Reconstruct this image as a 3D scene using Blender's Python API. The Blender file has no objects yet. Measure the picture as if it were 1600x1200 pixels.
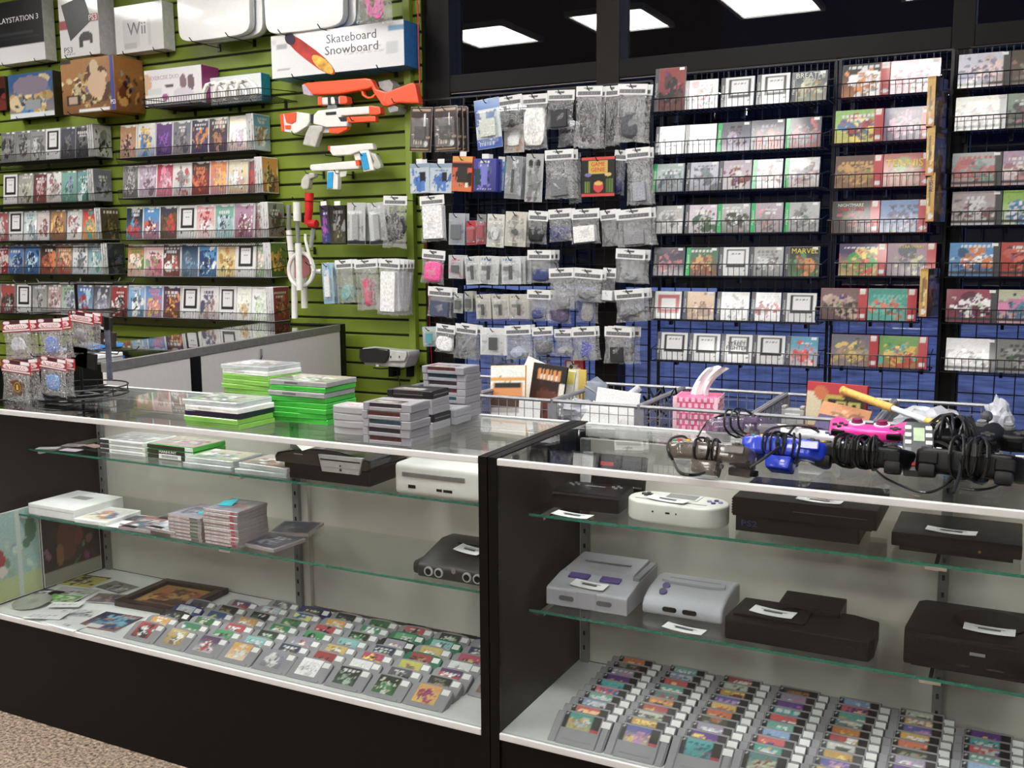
import bpy, bmesh, math, random
import numpy as np
from mathutils import Vector, Matrix, noise
S = bpy.context.scene
# ---------------- camera ----------------
F = 1560.5; YAW, PIT, ROL, CH = 0.47067, 0.13422, -0.0071, 1.4223
_cy, _sy = math.cos(YAW), math.sin(YAW)
FW = Vector((-_sy*math.cos(PIT), _cy*math.cos(PIT), -math.sin(PIT)))
_r = Vector((_cy, _sy, 0)); _u = _r.cross(FW)
RI = _r*math.cos(ROL)+_u*math.sin(ROL); UP = _u*math.cos(ROL)-_r*math.sin(ROL)
cam = bpy.data.objects.new('camera', bpy.data.cameras.new('camera')); S.collection.objects.link(cam)
m = Matrix((RI, UP, -FW)).transposed().to_4x4(); m.translation = (0, 0, CH)
cam.matrix_world = m; cam.data.sensor_width = 36; cam.data.lens = F/1600*36; cam.data.clip_start = .05
S.camera = cam
# ---------------- world, exposure, ceiling light data ----------------
S.view_settings.view_transform = 'Standard'; S.view_settings.look = 'None'
S.view_settings.gamma = 1; S.view_settings.use_curve_mapping = False
S.view_settings.exposure = 0.0
W = bpy.data.worlds.new('dusk'); S.world = W; W.use_nodes = True
W.node_tree.nodes['Background'].inputs[0].default_value = (.10, .14, .33, 1)
W.node_tree.nodes['Background'].inputs[1].default_value = 1.5
LIGHT_STRENGTH = 24.0
CEIL = 3.2
TROFFERS = [(x, 1.37) for x in (-6.46, -5.28, -4.1, -2.93, -1.75, -.57, .6)] + [(x, 3.1) for x in (-5.9, -3.5, -1.15)] + \
           [(x, y) for y in (-.9, -2.4, -4.4) for x in (-5.9, -3.5, -1.15, 1.2)]
# ---------------- helpers ----------------
rnd = random.Random(7)
def ray(x, y): return FW+RI*((x-800)/F)-UP*((y-600)/F)
def oy(x, y, Y): d = ray(x, y); return d*(Y/d.y)+Vector((0, 0, CH))
def oz(x, y, Z): d = ray(x, y); return d*((Z-CH)/d.z)+Vector((0, 0, CH))
def ox(x, y, X): d = ray(x, y); return d*(X/d.x)+Vector((0, 0, CH))
def lin(c): return c/12.92 if c <= .04045 else ((c+.055)/1.055)**2.4
def hx(s):
    if len(s) == 3: s = ''.join(c*2 for c in s)
    return tuple(lin(int(s[i:i+2], 16)/255) for i in (0, 2, 4))
MC = {}
def mat(name, col='888', rough=.5, metal=0, nz=.12, scale=40, bump=0, trans=0, emit=0, spec=.5, coat=0):
    if name in MC: return MC[name]
    M = bpy.data.materials.new(name); M.use_nodes = True; MC[name] = M
    N = M.node_tree; B = N.nodes['Principled BSDF']; c = hx(col)
    B.inputs['Roughness'].default_value = rough; B.inputs['Metallic'].default_value = metal
    B.inputs['Specular IOR Level'].default_value = spec; B.inputs['Coat Weight'].default_value = coat
    B.inputs['Coat Roughness'].default_value = .08
    if emit: B.inputs['Emission Color'].default_value = (*c, 1); B.inputs['Emission Strength'].default_value = emit
    tc = N.nodes.new('ShaderNodeTexCoord'); n = N.nodes.new('ShaderNodeTexNoise'); n.inputs['Scale'].default_value = scale
    n.inputs['Detail'].default_value = 3
    N.links.new(tc.outputs['Object'], n.inputs['Vector'])
    r = N.nodes.new('ShaderNodeValToRGB'); N.links.new(n.outputs['Fac'], r.inputs['Fac'])
    r.color_ramp.elements[0].position = .3; r.color_ramp.elements[1].position = .7
    r.color_ramp.elements[0].color = (*[x*(1-nz) for x in c], 1); r.color_ramp.elements[1].color = (*[min(1, x*(1+nz)) for x in c], 1)
    N.links.new(r.outputs['Color'], B.inputs['Base Color'])
    if bump:
        b = N.nodes.new('ShaderNodeBump'); b.inputs['Strength'].default_value = bump; b.inputs['Distance'].default_value = .01
        N.links.new(n.outputs['Fac'], b.inputs['Height']); N.links.new(b.outputs['Normal'], B.inputs['Normal'])
    if trans:
        t = N.nodes.new('ShaderNodeBsdfTransparent'); mx = N.nodes.new('ShaderNodeMixShader'); mx.inputs[0].default_value = trans
        N.links.new(B.outputs[0], mx.inputs[1]); N.links.new(t.outputs[0], mx.inputs[2])
        N.links.new(mx.outputs[0], N.nodes['Material Output'].inputs['Surface'])
    return M
def glassmat(name, tint, ior=1.5, rough=.0, bump=0, scale=60, haze=0, hazecol='fff', crease_glint=0):
    """thin clear sheet: straight-through light plus fresnel mirror"""
    M = bpy.data.materials.new(name); M.use_nodes = True; MC[name] = M; N = M.node_tree; N.nodes.remove(N.nodes['Principled BSDF'])
    t = N.nodes.new('ShaderNodeBsdfTransparent'); t.inputs[0].default_value = (*tint, 1)
    g = N.nodes.new('ShaderNodeBsdfGlossy'); g.inputs['Roughness'].default_value = rough
    fr = N.nodes.new('ShaderNodeLayerWeight'); pw = N.nodes.new('ShaderNodeMath'); pw.operation = 'POWER'; pw.inputs[1].default_value = 5
    N.links.new(fr.outputs['Facing'], pw.inputs[0]); ma = N.nodes.new('ShaderNodeMath'); ma.operation = 'MULTIPLY_ADD'; f0 = ((ior-1)/(ior+1))**2
    ma.inputs[1].default_value = 1-f0; ma.inputs[2].default_value = f0; N.links.new(pw.outputs[0], ma.inputs[0])
    mx = N.nodes.new('ShaderNodeMixShader'); N.links.new(ma.outputs[0], mx.inputs[0])
    a = t
    if haze:
        d = N.nodes.new('ShaderNodeBsdfDiffuse'); d.inputs[0].default_value = (*hx(hazecol), 1); m2 = N.nodes.new('ShaderNodeMixShader')
        m2.inputs[0].default_value = haze; N.links.new(t.outputs[0], m2.inputs[1]); N.links.new(d.outputs[0], m2.inputs[2]); a = m2
    N.links.new(a.outputs[0], mx.inputs[1]); N.links.new(g.outputs[0], mx.inputs[2])
    if bump:
        n = N.nodes.new('ShaderNodeTexNoise'); n.inputs['Scale'].default_value = scale; n.inputs['Detail'].default_value = 4
        n.inputs['Distortion'].default_value = 1.2
        tc = N.nodes.new('ShaderNodeTexCoord'); N.links.new(tc.outputs['Object'], n.inputs['Vector'])
        b = N.nodes.new('ShaderNodeBump'); b.inputs['Strength'].default_value = bump; b.inputs['Distance'].default_value = .012
        N.links.new(n.outputs['Fac'], b.inputs['Height'])
        N.links.new(b.outputs['Normal'], g.inputs['Normal']); N.links.new(b.outputs['Normal'], fr.inputs['Normal'])
    if crease_glint:   # white fold lines in crumpled film, painted in place of its highlights
        c = N.nodes.new('ShaderNodeTexNoise'); c.inputs['Scale'].default_value = 5; c.inputs['Detail'].default_value = 3; c.inputs['Distortion'].default_value = 2.5
        N.links.new(tc.outputs['Object'], c.inputs['Vector']); s1 = N.nodes.new('ShaderNodeMath'); s1.operation = 'SUBTRACT'; s1.inputs[1].default_value = .5
        s2 = N.nodes.new('ShaderNodeMath'); s2.operation = 'ABSOLUTE'; mr = N.nodes.new('ShaderNodeMapRange'); mr.inputs['From Max'].default_value = .022; mr.inputs['To Min'].default_value = crease_glint; mr.inputs['To Max'].default_value = haze
        N.links.new(c.outputs['Fac'], s1.inputs[0]); N.links.new(s1.outputs[0], s2.inputs[0]); N.links.new(s2.outputs[0], mr.inputs['Value']); N.links.new(mr.outputs[0], m2.inputs[0])
    N.links.new(mx.outputs[0], N.nodes['Material Output'].inputs['Surface'])
    return M
def printmat(name, rough, coat):
    M = mat(name, 'fff', rough, coat=coat); N = M.node_tree; B = N.nodes['Principled BSDF']
    a = N.nodes.new('ShaderNodeAttribute'); a.attribute_name = 'Col'
    n = N.nodes.new('ShaderNodeTexNoise'); n.inputs['Scale'].default_value = 260; n.inputs['Detail'].default_value = 2
    tc = N.nodes.new('ShaderNodeTexCoord'); N.links.new(tc.outputs['Object'], n.inputs['Vector'])
    r = N.nodes.new('ShaderNodeMapRange'); r.inputs['From Min'].default_value = .3; r.inputs['From Max'].default_value = .7
    r.inputs['To Min'].default_value = .86; r.inputs['To Max'].default_value = 1.08
    v = N.nodes.new('ShaderNodeVectorMath'); v.operation = 'SCALE'
    N.links.new(n.outputs['Fac'], r.inputs['Value']); N.links.new(a.outputs['Color'], v.inputs[0]); N.links.new(r.outputs[0], v.inputs['Scale'])
    N.links.new(v.outputs[0], B.inputs['Base Color']); return M
P_GLOSS = printmat('glossy_print', .4, .6); P_MATTE = printmat('paper_print', .6, .1)
GLASS = glassmat('case_glass', (.972, .985, .98), 1.33)
WGLASS = glassmat('window_glass', (.9, .92, .93), 1.75)
SHELFG = glassmat('shelf_glass', (.965, .985, .975), 1.36)
EDGEG = mat('green_glass_edge', '2f7d6a', .15, trans=.25)
BAG = glassmat('poly_bag', (.97, .97, .98), 1.7, .1, .8, 9, .03, crease_glint=.75)
CLEAR = glassmat('clear_plastic', (.96, .97, .97), 1.5, .08, .25, 20, .08)
WHITE = mat('white_plastic', 'e8e8e8', .4, nz=.04); BLACK = mat('black_plastic', '0c0c0c', .35, spec=.2); BLK2 = mat('matte_black', '080808', .6, spec=.25)
PAPER = mat('white_paper', 'e4e4e4', .7, nz=.05); DKINK = mat('dark_ink', '333333', .7); WIRE = mat('black_wire', '0b0b0c', .35)
GREYW = mat('grey_wire', '8b8b90', .35, .3); CHROME = mat('chrome', 'dddddd', .15, 1, nz=.02); GREYP = mat('grey_plastic', '77777a', .45)
def tag(o, label=None, cat=None, group=None, kind=None):
    for k, v in (('label', label), ('category', cat), ('group', group), ('kind', kind)):
        if v: o[k] = v
    return o
def obj(name, me, parent=None, loc=None, rot=None):
    o = bpy.data.objects.new(name, me); S.collection.objects.link(o)
    if parent: o.parent = parent
    if loc is not None: o.location = loc
    if rot is not None: o.rotation_euler = rot
    return o
def thing(name, label, cat, loc=(0, 0, 0), rot=(0, 0, 0), group=None):
    return tag(obj(name, None, None, loc, rot), label, cat, group)
class MB:
    def __init__(s): s.v = []; s.f = []; s.m = []
    def add(s, v, f, m=0):
        b = len(s.v); s.v += [tuple(p) for p in v]; s.f += [tuple(i+b for i in q) for q in f]; s.m += [m]*len(f); return s
    def box(s, x0, x1, y0, y1, z0, z1, m=0):
        return s.add([(x, y, z) for x in (x0, x1) for y in (y0, y1) for z in (z0, z1)],
                     [(0, 1, 3, 2), (4, 6, 7, 5), (0, 4, 5, 1), (2, 3, 7, 6), (0, 2, 6, 4), (1, 5, 7, 3)], m)
    def prism(s, pts, ax, a, b, m=0, sc=1.0, off=(0, 0)):
        """polygon pts (2D) extruded along axis ax from a to b"""
        def P(p, t): return (t, p[0], p[1]) if ax == 'x' else (p[0], t, p[1]) if ax == 'y' else (p[0], p[1], t)
        n = len(pts); cx = sum(p[0] for p in pts)/n; cy = sum(p[1] for p in pts)/n
        q = [(cx+(p[0]-cx)*sc+off[0], cy+(p[1]-cy)*sc+off[1]) for p in pts]
        return s.add([P(p, a) for p in pts]+[P(p, b) for p in q],
                     [tuple(range(n))[::-1], tuple(range(n, 2*n))]+[(i, (i+1) % n, n+(i+1) % n, n+i) for i in range(n)], m)
    def tube(s, pts, r, n=5, m=0, r1=None, caps=True):
        pts = [Vector(p) for p in pts]; L = len(pts); b = len(s.v); pv = None
        for i, p in enumerate(pts):
            d = (pts[min(i+1, L-1)]-pts[max(i-1, 0)])
            if d.length < 1e-9: d = Vector((0, 0, 1))
            d.normalize()
            a = d.cross(Vector((0, 0, 1)) if abs(d.z) < .9 else Vector((1, 0, 0))) if pv is None else pv-d*pv.dot(d)
            if a.length < 1e-6: a = d.orthogonal()
            a.normalize(); pv = a; c = d.cross(a)
            rr = r if r1 is None else r+(r1-r)*i/(L-1)
            for k in range(n):
                t = 2*math.pi*k/n; s.v.append(tuple(p+a*(rr*math.cos(t))+c*(rr*math.sin(t))))
        for i in range(L-1):
            for k in range(n): s.f.append((b+i*n+k, b+i*n+(k+1) % n, b+(i+1)*n+(k+1) % n, b+(i+1)*n+k)); s.m.append(m)
        if caps: s.f += [tuple(b+k for k in range(n))[::-1], tuple(b+(L-1)*n+k for k in range(n))]; s.m += [m, m]
        return s
    def cyl(s, c, r, h, ax='z', n=20, m=0, r1=None):
        c = Vector(c); d = Vector({'x': (1, 0, 0), 'y': (0, 1, 0), 'z': (0, 0, 1)}[ax]); return s.tube([c, c+d*h], r, n, m, r1)
    def xf(s, M, start=0):
        s.v[start:] = [tuple(M @ Vector(p)) for p in s.v[start:]]; return s
    def mesh(s, name, mats, bev=0, smooth=False, seg=2, sub=0):
        me = bpy.data.meshes.new(name); me.from_pydata(s.v, [], s.f)
        for M in (mats if isinstance(mats, (list, tuple)) else [mats]): me.materials.append(M)
        me.polygons.foreach_set('material_index', s.m)
        bm = bmesh.new(); bm.from_mesh(me); bmesh.ops.recalc_face_normals(bm, faces=bm.faces)
        if bev:
            es = [e for e in bm.edges if len(e.link_faces) == 2 and e.calc_face_angle(0) > .5]
            bmesh.ops.bevel(bm, geom=es, offset=bev, segments=seg, affect='EDGES', profile=.6, clamp_overlap=True)
        for _ in range(sub): bmesh.ops.subdivide_edges(bm, edges=bm.edges, cuts=1, use_grid_fill=True, smooth=1)
        for f in bm.faces: f.smooth = smooth
        if smooth:
            for e in bm.edges: e.smooth = e.calc_face_angle(0) < .7 if len(e.link_faces) == 2 else True
        bm.to_mesh(me); bm.free(); me.update(); return me
def build(name, mb, mats, parent=None, loc=None, rot=None, bev=0, smooth=False, seg=2):
    return obj(name, mb.mesh(name, mats, bev, smooth, seg), parent, loc, rot)
def B(name, x0, x1, y0, y1, z0, z1, M, parent=None, bev=0, loc=None, rot=None):
    return build(name, MB().box(x0, x1, y0, y1, z0, z1), M, parent, loc, rot, bev)
BOXC = {}
def boxmesh(w, d, h, M, bev=.002, seg=1):
    """box with origin at the middle of the front lower edge"""
    k = (round(w, 4), round(d, 4), round(h, 4), M.name, bev, seg)
    if k not in BOXC: BOXC[k] = MB().box(-w/2, w/2, 0, d, 0, h).mesh('box_body', M, bev, seg=seg)
    return BOXC[k]
# ---- flat print: a fine grid facing -Y whose point colours carry artwork ----
def paint(nx, ny, pal, seed, ops=(), blobs=9, title=True):
    r = np.random.RandomState(seed); C = [np.array(hx(p)) for p in pal.split()]
    yy, xx = np.mgrid[0:ny, 0:nx]; u = xx/(nx-1); v = yy/(ny-1)
    img = np.empty((ny, nx, 3)); img[:] = C[0]
    if len(C) > 2:
        k = np.clip(v*1.4-.4, 0, 1)[..., None]*.6; img = img*(1-k)+C[-1]*k
    nb = blobs if len(C) > 1 else 0
    for i in range(nb*5):
        c = C[1+r.randint(len(C)-1)]; big = i < nb
        cx, cy = r.normal(.5, .2), r.normal(.58, .17); a, b = (r.uniform(.05, .2), r.uniform(.05, .2)) if big else (r.uniform(.015, .06), r.uniform(.02, .09)); t = r.uniform(-1.2, 1.2)
        du, dv = (u-cx), (v-cy); e = ((du*math.cos(t)+dv*math.sin(t))/a)**2+((dv*math.cos(t)-du*math.sin(t))/b)**2
        if not big and i % 4 == 0: c = c*.5+.5*np.array((.6*r.rand()**2, .5*r.rand()**2, .55*r.rand()**2))
        img[e < 1] = c*r.uniform(.25 if not big and i % 3 == 0 else .7, 1.2)
    if title and len(C) > 1 and r.rand() < .75:
        tc = C[1+r.randint(len(C)-1)] if r.rand() < .5 else np.array((.8, .8, .8)); y0 = r.uniform(.06, .2); k = r.uniform(.45, .85); cx = r.uniform(.42, .58)
        for q in range(r.randint(1, 3)):
            mk = (v > y0+q*.11) & (v < y0+q*.11+.075) & (abs(u-cx) < k/2) & (np.sin(u*nx*r.uniform(1.1, 2.1)+seed) > -.5); img[mk] = tc; k *= .7
    if len(C) > 1: img = img*r.uniform(.9, 1.06, (ny, nx, 1))
    for o in ops:
        c = np.array(hx(o[5])); x0, y0, x1, y1 = o[1:5]
        if o[0] == 'r': img[(u >= x0) & (u <= x1) & (v >= y0) & (v <= y1)] = c
        elif o[0] == 'e': img[((u-(x0+x1)/2)/((x1-x0)/2))**2+((v-(y0+y1)/2)/((y1-y0)/2))**2 <= 1] = c
        elif o[0] == 'f': # frame ring; o[6] is its thickness in u
            t = o[6]; q = t*o[7] if len(o) > 7 else t
            inn = (u > x0+t) & (u < x1-t) & (v > y0+q) & (v < y1-q); out = (u >= x0) & (u <= x1) & (v >= y0) & (v <= y1); img[out & ~inn] = c
        elif o[0] == 't': # line of tiny text
            mk = (u >= x0) & (u <= x1) & (v >= y0) & (v <= y1) & (np.sin(u*nx*2.3+x0*9+y0*31) > -.3); img[mk] = c
    g = img.mean(-1, keepdims=True); img = (img*.8+g*.2)*.88  # prints greyed slightly to stand in for washed-out glare
    return np.clip(img, 0, 1)
def printmesh(w, h, img, M, name='print'):
    ny, nx = img.shape[:2]; me = bpy.data.meshes.new(name)
    xs = np.linspace(-w/2, w/2, nx); zs = np.linspace(h, 0, ny); X, Z = np.meshgrid(xs, zs)
    co = np.stack([X, np.zeros_like(X), Z], -1).reshape(-1, 3).astype('f')
    i = np.arange(ny*nx).reshape(ny, nx); q = np.stack([i[1:, :-1], i[1:, 1:], i[:-1, 1:], i[:-1, :-1]], -1).reshape(-1, 4)
    me.vertices.add(len(co)); me.vertices.foreach_set('co', co.ravel()); me.loops.add(q.size); me.loops.foreach_set('vertex_index', q.ravel().astype('i'))
    me.polygons.add(len(q)); me.polygons.foreach_set('loop_start', np.arange(0, q.size, 4).astype('i'))
    me.update(calc_edges=True); a = me.attributes.new('Col', 'FLOAT_COLOR', 'POINT')
    a.data.foreach_set('color', np.concatenate([img.reshape(-1, 3), np.ones((nx*ny, 1))], 1).ravel().astype('f')); me.materials.append(M)
    return me
SEED = [100]
def art(w, h, pal, ops=(), M=None, blobs=9, title=True, res=.0052, name='print'):
    SEED[0] += 1
    return printmesh(w, h, paint(max(4, min(60, round(w/res))), max(4, min(60, round(h/res))), pal, SEED[0], ops, blobs, title), M or P_GLOSS, name)
TXT = {}
def text(s, size, M, parent, loc, rot=(math.pi/2, 0, 0), ext=.0004, sx=1, name='lettering', align='CENTER', shear=0):
    k = (s, size, M.name, sx, align, shear)
    if k not in TXT:
        c = bpy.data.curves.new('t', 'FONT'); c.body = s; c.size = size; c.align_x = align; c.align_y = 'CENTER'; c.extrude = ext; c.resolution_u = 2; c.shear = shear
        o = bpy.data.objects.new('t', c); S.collection.objects.link(o); bpy.context.view_layer.update()
        me = bpy.data.meshes.new_from_object(o.evaluated_get(bpy.context.evaluated_depsgraph_get())); bpy.data.objects.remove(o)
        me.transform(Matrix.Diagonal((sx, 1, 1, 1))); me.materials.clear(); me.materials.append(M); TXT[k] = me
    return obj(name, TXT[k], parent, loc, rot)
ORD = 'first second third fourth fifth sixth seventh eighth ninth tenth eleventh twelfth thirteenth fourteenth fifteenth'.split()
PI = math.pi
# ================= setting =================
YW = 4.42                                   # face of the slat wall
XP = oy(662, 300, YW).x                     # right end of the green wall
carpet = mat('carpet', '8c7b6b', .95, nz=.85, scale=95, bump=1.5)
st = lambda o: tag(o, kind='structure')
st(B('floor', -8.5, 3.2, -6, 4.5, -.08, 0, carpet))
st(B('ceiling', -8.5, 3.2, -6, 4.62, CEIL+.03, CEIL+.1, mat('ceiling_tile', '6a6662', .9, nz=.1, scale=20)))
wallm = mat('room_paint', '54514d', .8, nz=.05, scale=5)
st(B('wall_left', -8.6, -8.5, -6, 4.62, 0, 3.3, wallm)); st(B('wall_right', 3.2, 3.3, -6, 4.62, 0, 3.3, wallm))
st(B('wall_front', -8.6, 3.3, -6.1, -6, 0, 3.3, wallm))
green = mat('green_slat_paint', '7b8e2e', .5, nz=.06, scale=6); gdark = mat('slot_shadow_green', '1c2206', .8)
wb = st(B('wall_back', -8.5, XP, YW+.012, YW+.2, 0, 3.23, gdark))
zs = oy(630, 256, YW).z; pitch = (oy(630, 207, YW).z-oy(630, 282, YW).z)/3
slat = MB().box(-8.5, XP-.002, YW, YW+.02, -pitch+.012, 0).mesh('slat', green, .003, seg=1)
k = 0
for i in range(-24, 26):
    z = zs+i*pitch-.006
    if .1 < z < CEIL: obj('slat', slat, wb, (0, 0, z))
xt = oy(641, 330, YW-.03).x
st(B('trim_1', xt-.02, xt+.02, YW-.035, YW+.0, 0, CEIL, mat('green_trim_paint', '7e9230', .5, nz=.05), bev=.003))
# windows: black frame, dusk outside
frame = mat('window_frame', '0c0909', .6, spec=.25); XR = 3.2
W0 = MB().box(XP, XR, 4.47, 4.6, 0, .42).mesh('w', frame)
st(obj('wall_under_window', W0))
def xm(px, y): return oy(px, y, 4.48).x
mull = [(XP-.02, XP+.14), (xm(934, 60), xm(970, 60)), (xm(1488, 60), xm(1524, 60)), (XR-.1, XR)]
win = []
for i in range(3):
    a, b = mull[i][1], mull[i+1][0]
    w = st(B('window_%d' % (i+1), a, b, 4.52, 4.55, .42, .47, frame)); win.append(w)
    B('pane', a, b, 4.53, 4.534, .47, 2.2, WGLASS, w); B('pane', a, b, 4.53, 4.534, 2.29, CEIL, WGLASS, w)
    B('transom', a, b, 4.46, 4.56, 2.2, 2.285, frame, w, .004)
    B('transom', a, b, 4.47, 4.475, 2.195, 2.2, mat('bare_metal_strip', '8a8078', .4, .6), w)
for i, (a, b) in enumerate(mull):
    st(B('trim_%d' % (i+2), a, b, 4.46, 4.58, 0 if i in (0, 3) else .42, CEIL, mat('mullion_brown', '1c1512', .6, spec=.25) if i == 1 else frame, bev=.004))
# outside
snow = mat('snow', 'c2c6d6', .9, nz=.45, scale=3.0, bump=1.0)
gm = MB()
nxg, nyg = 34, 30
vs = [(-26+i*1.5, 5.0+j*1.0, -.1+.22*noise.noise(Vector((i*.7, j*.6, 3)))) for j in range(nyg) for i in range(nxg)]
gm.add(vs, [(j*nxg+i, j*nxg+i+1, (j+1)*nxg+i+1, (j+1)*nxg+i) for j in range(nyg-1) for i in range(nxg-1)])
tag(build('snow_cover', gm, snow, smooth=True), 'bluish snow lying outside the shop windows at dusk', 'snow', kind='stuff')
bt = thing('dark_building', 'tall dark building across the snowy lot behind the windows', 'building', (-9, 30, -.1))
dkb = mat('dark_cladding', '070506', .9, spec=.1)
B('body', -40, 8.2, 0, 6, .3, 17, dkb, bt); B('roof', -40.4, 8.6, -.4, 6.4, 17, 17.4, mat('dark_roof', '1a1a22', .8), bt)
bt2 = thing('navy_building', 'lower navy building standing before the tall dark one', 'building', (-3.4, 24, -.1)); nvy = mat('navy_cladding', '11141f', .9, spec=.1)
B('body', -3.2, 4.4, 0, 5, .3, 8.8, nvy, bt2); B('roof', -3.4, 4.6, -.2, 5.2, 8.8, 9.0, mat('dark_roof'), bt2)
# ceiling lights
lens = mat('light_diffuser', 'fffdf8', .6, emit=LIGHT_STRENGTH, nz=0); whm = mat('white_metal', 'dddddd', .4)
fm = MB(); w_, d_ = .29, .35
for x0, x1, y0, y1 in ((-w_-.03, w_+.03, -d_-.03, -d_), (-w_-.03, w_+.03, d_, d_+.03), (-w_-.03, -w_, -d_, d_), (w_, w_+.03, -d_, d_)): fm.box(x0, x1, y0, y1, -.012, .03)
fm = fm.mesh('frame', whm); dm = MB().box(-w_, w_, -d_, d_, .0, .012).mesh('diffuser', lens)
rowname = {1.37: 'the row reflected in the window', 3.1: 'the row nearest the windows', -.9: 'the row behind the viewer', -2.4: 'the second row behind the viewer', -4.4: 'the rearmost row'}
cnt = {}
for x, y in TROFFERS:
    n = cnt.get(y, 0); cnt[y] = n+1
    t = thing('ceiling_light', 'square white ceiling light, %s from the left in %s' % (ORD[n], rowname[y]), 'light', (x, y, CEIL), group='ceiling lights')
    obj('frame', fm, t); obj('diffuser', dm, t)
# ================= display cases =================
alu = mat('bright_aluminium', 'e6e6e8', .3, .25, nz=.03); lam = mat('black_laminate', '080706', .4, nz=.2, spec=.2); doorm = mat('pale_door_laminate', 'cac6be', .5, nz=.05, scale=3)
deck = mat('white_deck', 'd8dad8', .45, nz=.03)
YF, YB, ZT = 1.909, 2.43, .965
def display_case(label, x0, x1, shelves, stds):
    t = thing('display_case', label, 'display case', ((x0+x1)/2, YF, 0)); c = (x0+x1)/2
    def P(n, a, b, y0, y1, z0, z1, M, par=None, bev=0): 
        o = B(n, a-c, b-c, y0-YF, y1-YF, z0, z1, M, par or t, bev); return o
    P('base', x0+.023, x1-.023, YF+.004, YB, 0, .305, lam)
    P('deck', x0+.023, x1-.023, YF+.01, 2.37, .305, .324, deck)
    P('end_panel', x0, x0+.023, YF-.002, YB, 0, ZT+.002, lam, bev=.0015); P('end_panel', x1-.023, x1, YF-.002, YB, 0, ZT+.002, lam, bev=.0015)
    P('bottom_rail', x0+.023, x1-.023, YF-.003, YF+.006, .309, .325, alu, bev=.002)
    P('top_rail', x0+.023, x1-.023, YF-.003, YF+.008, .950, ZT, alu, bev=.002)
    P('rear_rail', x0+.023, x1-.023, YB-.02, YB, .93, ZT, mat('white_metal'), bev=.002)
    h = (x0+x1)/2
    P('sliding_door', x0+.023, h+.02, 2.375, 2.39, .324, .93, doorm); P('sliding_door', h-.02, x1-.023, 2.393, 2.408, .324, .93, doorm)
    P('front_glass', x0+.024, x1-.024, YF+.001, YF+.006, .326, .950, GLASS); P('top_glass', x0+.024, x1-.024, YF+.009, YB-.02, ZT-.006, ZT, GLASS)
    for s in stds: 
        o = P('shelf_standard', s-.011, s+.011, 2.36, 2.374, .324, .93, GREYP)
        for k in range(14): P('slot', s-.003, s+.003, 2.3592, 2.36, .36+k*.04, .372+k*.04, BLACK, o)
    for z, yf, nm in shelves:
        sh = P('glass_shelf', x0+.026, x1-.026, yf+.0015, 2.358, z-.006, z, SHELFG); P('polished_edge', x0+.026, x1-.026, yf, yf+.0014, z-.006, z, EDGEG, sh)
        for s in stds:
            k = P('bracket', s-.004, s+.004, yf+.02, 2.36, z-.02, z-.0065, CHROME); P('clip', s-.02, s+.02, yf+.004, yf+.016, z-.014, z-.0065, CHROME, k)
    return t
display_case('glass display case with games inside, nearer the green wall', -2.835, -1.034, [(.80, 2.10, ''), (.60, 2.045, '')], (-2.79, -1.95, -1.075))
display_case('glass display case with old consoles inside, under the tangled controllers', -1.032, .75, [(.805, 2.06, ''), (.57, 2.06, '')], (-.99, -.12, .70))
# return counter behind, running back to the green wall
rc = thing('return_counter', 'white backed glass counter running back to the green wall', 'counter', (-2.87, 2.475, 0), (0, 0, math.atan2(.34, 1.9)))
L = 1.88
B('base', -.5, 0, 0, L, 0, .45, lam, rc); B('top_rail', -.02, .004, 0, L, 1.0, 1.035, mat('grey_metal_rail', '84827f', .4, .3), rc, .002)
wd = mat('white_door', 'd9d8d5', .5, nz=.02)
for a, b in ((.0, .50), (.565, L-.05)): B('door_panel', -.015, 0, a, b, .45, 1.0, wd, rc, .002)
B('divider', -.03, .006, .5, .565, .45, 1.0, lam, rc, .002); B('end_post', -.5, .008, L-.05, L, .45, 1.036, lam, rc, .002)
B('end_post', -.5, -.48, 0, L-.05, .45, 1.0, lam, rc); B('glass_top', -.478, -.021, 0, L-.052, 1.028, 1.035, GLASS, rc); B('shelf', -.478, -.03, .01, L-.06, .82, .828, SHELFG, rc)
lk = MB().tube([(.012, 1.02, .985), (.012, 1.02, .955), (.014, 1.01, .94), (.018, .98, .935), (.018, .93, .94)], .006, 6); build('lock', lk, CHROME, rc)
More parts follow.
